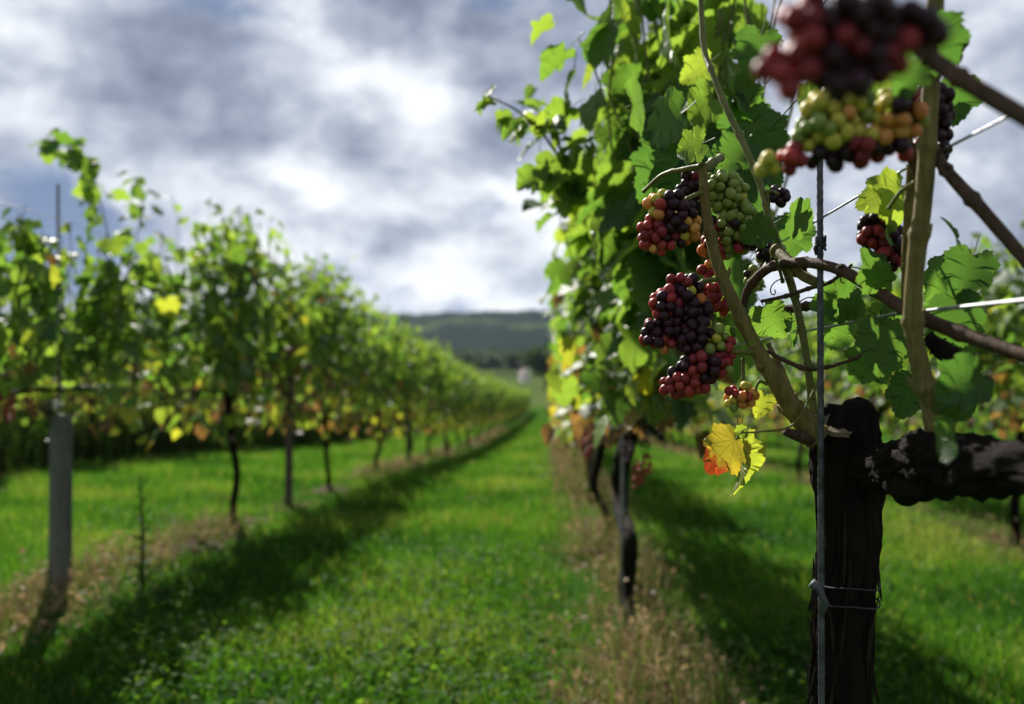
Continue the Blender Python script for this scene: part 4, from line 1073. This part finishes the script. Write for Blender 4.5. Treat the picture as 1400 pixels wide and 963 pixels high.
def weeds():
    rng = np.random.default_rng(10)
    for X, n, lab in ((RX, 30000, 'dry beige weeds under the big trunk row'), (LX, 17000, 'dry brown weeds under the thick-post row'), (3.2, 10000, 'dry weeds under the row beyond the big trunk'), (-6.5, 9000, 'dry weeds under the shaded row')):
        y = 2.6 * (45 / 2.6) ** (rng.random(n) ** 1.2); x = X + rng.normal(0, .24 if X == RX else .2, n)
        fn = field_noise(x, y, .8, 11.0 + X) + (.5 * field_noise(x, y, 3.2, 2.2) if X == RX else 0)
        keep = fn + rng.normal(0, .12, n) > (.10 if X == LX else -.12); x, y = x[keep], y[keep]; n = len(x)
        h = rng.gamma(3, .035, n) * np.exp(-((x - X) / .3) ** 2) * np.clip(.7 + .2 * (y - 3), .7, 1.1) * (np.clip(1.7 + 2.2 * field_noise(x, y, 2.6, 4.4), .25, 2.4) if X == RX else 1.0) + .03
        lv = np.clip(rng.normal(.5, .25, n), 0, .8); lv = np.where(rng.random(n) < .5, 1.0, lv)
        me = blades('dry_weeds', x, y, np.minimum(h, .46), .0040 * np.maximum(1, y / 6) * rng.uniform(.6, 1.6, n), lv, rng, M_DRY, .5)
        tag(obj('dry_weeds', me), lab, 'weeds', kind='stuff')
        # small dead leaves and seed heads on the stalks
        m = int(n * .5); k = rng.integers(0, n, m)
        pos = np.stack([x[k] + rng.normal(0, .03, m), y[k] + rng.normal(0, .03, m), gz(x[k], y[k]) + h[k] * rng.uniform(.2, .95, m)], -1)
        V = np.array([(0, 0, 0), (.3, .5, .1), (0, 1, 0), (-.3, .5, .1)]); T = np.array([(0, 1, 2), (0, 2, 3)])
        me2 = leaves_mesh('dead_leaves', pos, frames(rng.normal(0, 1, (m, 3)) + np.array([0, 0, .6]), rng.normal(0, 1, (m, 3))), rng.uniform(.014, .046, m) * np.maximum(1, pos[:, 1] / 8), np.clip(rng.normal(.6, .25, m), 0, 1), [(V, T, V)], rng, M_DRY)
        tag(obj('weed_leaves', me2), lab.replace('weeds', 'weed leaves'), 'weeds', kind='stuff')
weeds()
def scrub():
    rng = np.random.default_rng(12)
    for X, n, lab in ((-6.5, 16000, 'tall brown-green scrub filling the foot of the shaded row'), (-9.6, 11000, 'tall scrub filling the foot of the row two behind the thick-post row'), (-12.8, 8000, 'tall scrub under the row three behind the thick-post row')):
        y = rng.uniform(7, 46, n); x = X + rng.normal(0, .22, n); fn = field_noise(x, y, .5, 3.0 + X)
        h = np.clip(rng.normal(.55, .22, n) * (1 + .5 * fn), .1, 1.1)
        lv = np.where(rng.random(n) < .45, 1.0, np.clip(rng.normal(.25, .2, n), 0, .7))
        tag(obj('scrub', blades('scrub', x, y, h, rng.uniform(.008, .03, n), lv, rng, M_SCRUB, .22)), lab, 'scrub', kind='stuff')
scrub()
def tall_weed():
    p = PX(194, 735, LX + .35); e = empty('weed', (p.x, p.y, G(p.x, p.y))); tag(e, 'tall dark upright weed standing alone by the brown dry patch', 'weed')
    h = PX(192, 650, LX + .35).z - e.location.z
    mb = MB(); mb.tube([(0, 0, -.02), (.005, 0, h * .5), (-.01, 0, h)], [.011, .009, .004], 6); obj('stem', mb.build('stem'), e, M_WEED_STEM)
    rng = np.random.default_rng(3); V = np.array([(0, 0, 0), (.22, .4, .05), (0, 1, -.1), (-.22, .4, .05)]); T = np.array([(0, 1, 2), (0, 2, 3)])
    for i in range(26):
        a = i * 2.4; zz = h * (.15 + .85 * i / 26); o = np.array([math.cos(a), math.sin(a), .5])
        me = leaves_mesh('leaf', np.zeros((1, 3)), frames(np.array([[-o[0] * .4, -o[1] * .4, 1.]]), o[None]), np.array([.10]), np.array([.15]), [(V, T, V)], rng, M_CLOVER) if i == 0 else me
        l = obj('leaf', me, e); l.location = (0, 0, zz); l.rotation_euler = (0, 0, a); s = 1.15 - .7 * i / 26; l.scale = (s, s, s)
tall_weed()
def mounds():
    m, t = new_mat('dark_soil'); tc = t.node('ShaderNodeTexCoord'); n = t.noise(tc.outputs['Object'], 18, 6, .65).outputs['Fac']
    t.link(principled(t, t.ramp(n, [(.3, (.018, .011, .008)), (.7, (.085, .055, .035))]), .95, .1, n, .02, .9).outputs[0], t.out.inputs[0])
    rng = np.random.default_rng(2)
    for px, py, X, rx, ry, hh, lab in ((449, 672, LX, .22, .3, .10, 'dark soil mound round the trunk past the tall brown post'), (255, 742, LX + .1, .25, .5, .07, 'bare soil patch between the thick grey post and the slim dark trunk'),
                                       (350, 712, LX + .05, .2, .35, .06, 'bare soil heap at the foot of the tall brown post'), (850, 895, RX - .05, .35, .3, .05, 'dark bare soil at the foot of the twisting trunk'), (826, 735, RX, .2, .25, .08, 'soil mound under the second vine behind the big trunk')):
        p = PX(px, py, X); V = []; F_ = []
        N = 18
        for i in range(N + 1):
            for j in range(N + 1):
                u, v = i / N * 2 - 1, j / N * 2 - 1; rr = min(1, math.hypot(u, v))
                x_, y_ = p.x + u * rx * 1.3, p.y + v * ry * 1.3
                V.append((x_, y_, G(x_, y_) - .02 + hh * (1 - rr) ** .8 * (1 + .8 * mnoise.noise((x_ * 14, y_ * 14, 1))) + .01 * mnoise.noise((x_ * 40, y_ * 40, 4))))
        for i in range(N):
            for j in range(N): a = i * (N + 1) + j; F_.append((a, a + N + 1, a + N + 2, a + 1))
        mb = MB(); mb.add(V, F_); tag(obj('soil', mb.build('soil'), mat=m), lab, 'soil', kind='stuff')
mounds()

# ------------------------------------------------------------------ the valley: trees, cottage
def tree_proto(seed, h, wd):
    rng = np.random.default_rng(seed)
    n = 1500; c = []
    lobes = [(rng.normal(0, wd * .22), rng.normal(0, wd * .22), h * rng.uniform(.42, .82), wd * rng.uniform(.2, .34)) for _ in range(11)]
    for _ in range(n):
        L = lobes[rng.integers(0, 11)]; v = rng.normal(0, 1, 3); v /= np.linalg.norm(v); c.append(np.array(L[:3]) + v * L[3] * rng.uniform(.65, 1.08))
    c = np.array(c); V = np.array([(-.5, 0, 0), (.5, 0, 0), (.35, .8, .15), (-.3, .9, .1)]); T = np.array([(0, 1, 2), (0, 2, 3)])
    crown = leaves_mesh('crown', c, frames(rng.normal(0, 1, (n, 3)) + np.array([0, 0, .5]), rng.normal(0, 1, (n, 3))), rng.uniform(.5, 1.1, n) * h / 13, np.clip(rng.normal(.4, .25, n), 0, 1), [(V, T, V)], rng, M_TREE)
    mb = MB(); mb.tube([(0, 0, -.5), (.1, 0, h * .3), (0, .1, h * .6)], [h * .03, h * .022, h * .012], 8)
    for k in range(4):
        a = k * 1.6; mb.tube([(0, 0, h * (.28 + .06 * k)), (math.cos(a) * wd * .15, math.sin(a) * wd * .15, h * (.42 + .06 * k)), (math.cos(a) * wd * .28, math.sin(a) * wd * .28, h * (.5 + .07 * k))], [h * .012, h * .008, h * .004], 6)
    return crown, mb.build('trunk')
TP = [tree_proto(s, 13, 10 + s % 3) for s in range(3)]
def tree(px, base_py, Y, h, i, label, group=None):
    p = P(px, base_py, Y); e = empty('tree', (p.x, Y, G(p.x, Y))); tag(e, label, 'tree', group)
    e.scale = (h / 13 * 1.1, h / 13, h / 13); e.rotation_euler = (0, 0, i * 1.3)
    obj('crown', TP[i % 3][0], e); obj('trunk', TP[i % 3][1], e, M_BARK)
tree(746, 515, 290, 14, 0, 'round dark tree close beside the pale cottage')
tree(762, 515, 300, 12, 1, 'lower dark tree behind the round one by the cottage')
rt = random.Random(6)
for i in range(30):
    px = 600 + i * 6.5 + rt.uniform(-3, 3)
    tree(px, 505, rt.uniform(540, 640), rt.uniform(9, 17), i, 'hedgerow tree in the valley below the wooded hill', 'valley hedgerow trees')
def cottage():
    Y = 430; p = P(717, 520, Y); z = G(p.x, Y)
    e = empty('cottage', (p.x, Y, z), R(12)); tag(e, 'small pale pink gabled cottage at the end of the grass path', 'cottage')
    m1, t = new_mat('pale_render'); n = t.noise(t.node('ShaderNodeTexCoord').outputs['Object'], 1.2, 5, .6).outputs['Fac']
    t.link(principled(t, t.ramp(n, [(.3, (.62, .54, .55)), (.7, (.74, .67, .68))]), .9, .1).outputs[0], t.out.inputs[0])
    m2, t = new_mat('roof_tile'); n = t.noise(t.node('ShaderNodeTexCoord').outputs['Object'], 3, 4, .6).outputs['Fac']
    t.link(principled(t, t.ramp(n, [(.3, (.25, .19, .18)), (.7, (.36, .29, .28))]), .9, .1).outputs[0], t.out.inputs[0])
    m3, t = new_mat('window_dark'); t.link(principled(t, (.03, .035, .045), .2, .5).outputs[0], t.out.inputs[0])
    w_, d_, h_, g_ = 2.0, 3.4, 3.6, 5.4
    mb = MB(); mb.add([(-w_, -d_, -.3), (w_, -d_, -.3), (w_, d_, -.3), (-w_, d_, -.3), (-w_, -d_, h_), (w_, -d_, h_), (w_, d_, h_), (-w_, d_, h_), (0, -d_, g_), (0, d_, g_)],
                      [(0, 1, 5, 8, 4), (1, 2, 6, 5), (2, 3, 7, 9, 6), (3, 0, 4, 7)]); obj('wall', mb.build('wall', False), e, m1)
    rf = MB()
    for s in (-1, 1):
        V = [(0, -d_ - .25, g_ + .05), (0, d_ + .25, g_ + .05), (s * (w_ + .3), d_ + .25, h_ - .2), (s * (w_ + .3), -d_ - .25, h_ - .2)]; rf.add([(x, y, z_ + q * .14) for q in (0, 1) for x, y, z_ in V], [(0, 1, 2, 3), (4, 7, 6, 5), (0, 3, 7, 4), (1, 5, 6, 2), (3, 2, 6, 7)])
    roof = obj('roof', rf.build('roof', False), e, m2)
    ch = MB(); ch.tube([(0, 1.5, 4.8), (0, 1.5, 6.3)], .35, 4); obj('chimney', ch.build('chimney', False), roof, m1)
    for x in (-.8, .8):
        wb = MB(); wb.add([(x - .35, -d_ - .02, 1.1), (x + .35, -d_ - .02, 1.1), (x + .35, -d_ - .02, 2.1), (x - .35, -d_ - .02, 2.1), (x - .35, -d_ + .05, 1.1), (x + .35, -d_ + .05, 1.1), (x + .35, -d_ + .05, 2.1), (x - .35, -d_ + .05, 2.1)], [(0, 1, 2, 3), (0, 4, 5, 1), (1, 5, 6, 2), (2, 6, 7, 3), (3, 7, 4, 0)]); obj('window', wb.build('window', False), e, m3)
cottage()

# ------------------------------------------------------------------ haze
def haze():
    x0, x1, y0, y1, z0, z1 = -3600, 3600, -70, 4600, -22, 110
    mb = MB(); mb.add([(x0, y0, z0), (x1, y0, z0), (x1, y1, z0), (x0, y1, z0), (x0, y0, z1), (x1, y0, z1), (x1, y1, z1), (x0, y1, z1)],
                      [(0, 3, 2, 1), (4, 5, 6, 7), (0, 1, 5, 4), (1, 2, 6, 5), (2, 3, 7, 6), (3, 0, 4, 7)])
    m, t = new_mat('pale_air'); v = t.node('ShaderNodeVolumePrincipled')
    v.inputs['Color'].default_value = (.62, .78, .98, 1); v.inputs['Density'].default_value = .00004; v.inputs['Anisotropy'].default_value = .2
    t.link(v.outputs[0], t.out.inputs['Volume'])
    tag(obj('haze', mb.build('haze', False), mat=m), 'thin pale blue haze over the valley', 'haze', kind='stuff')
haze()
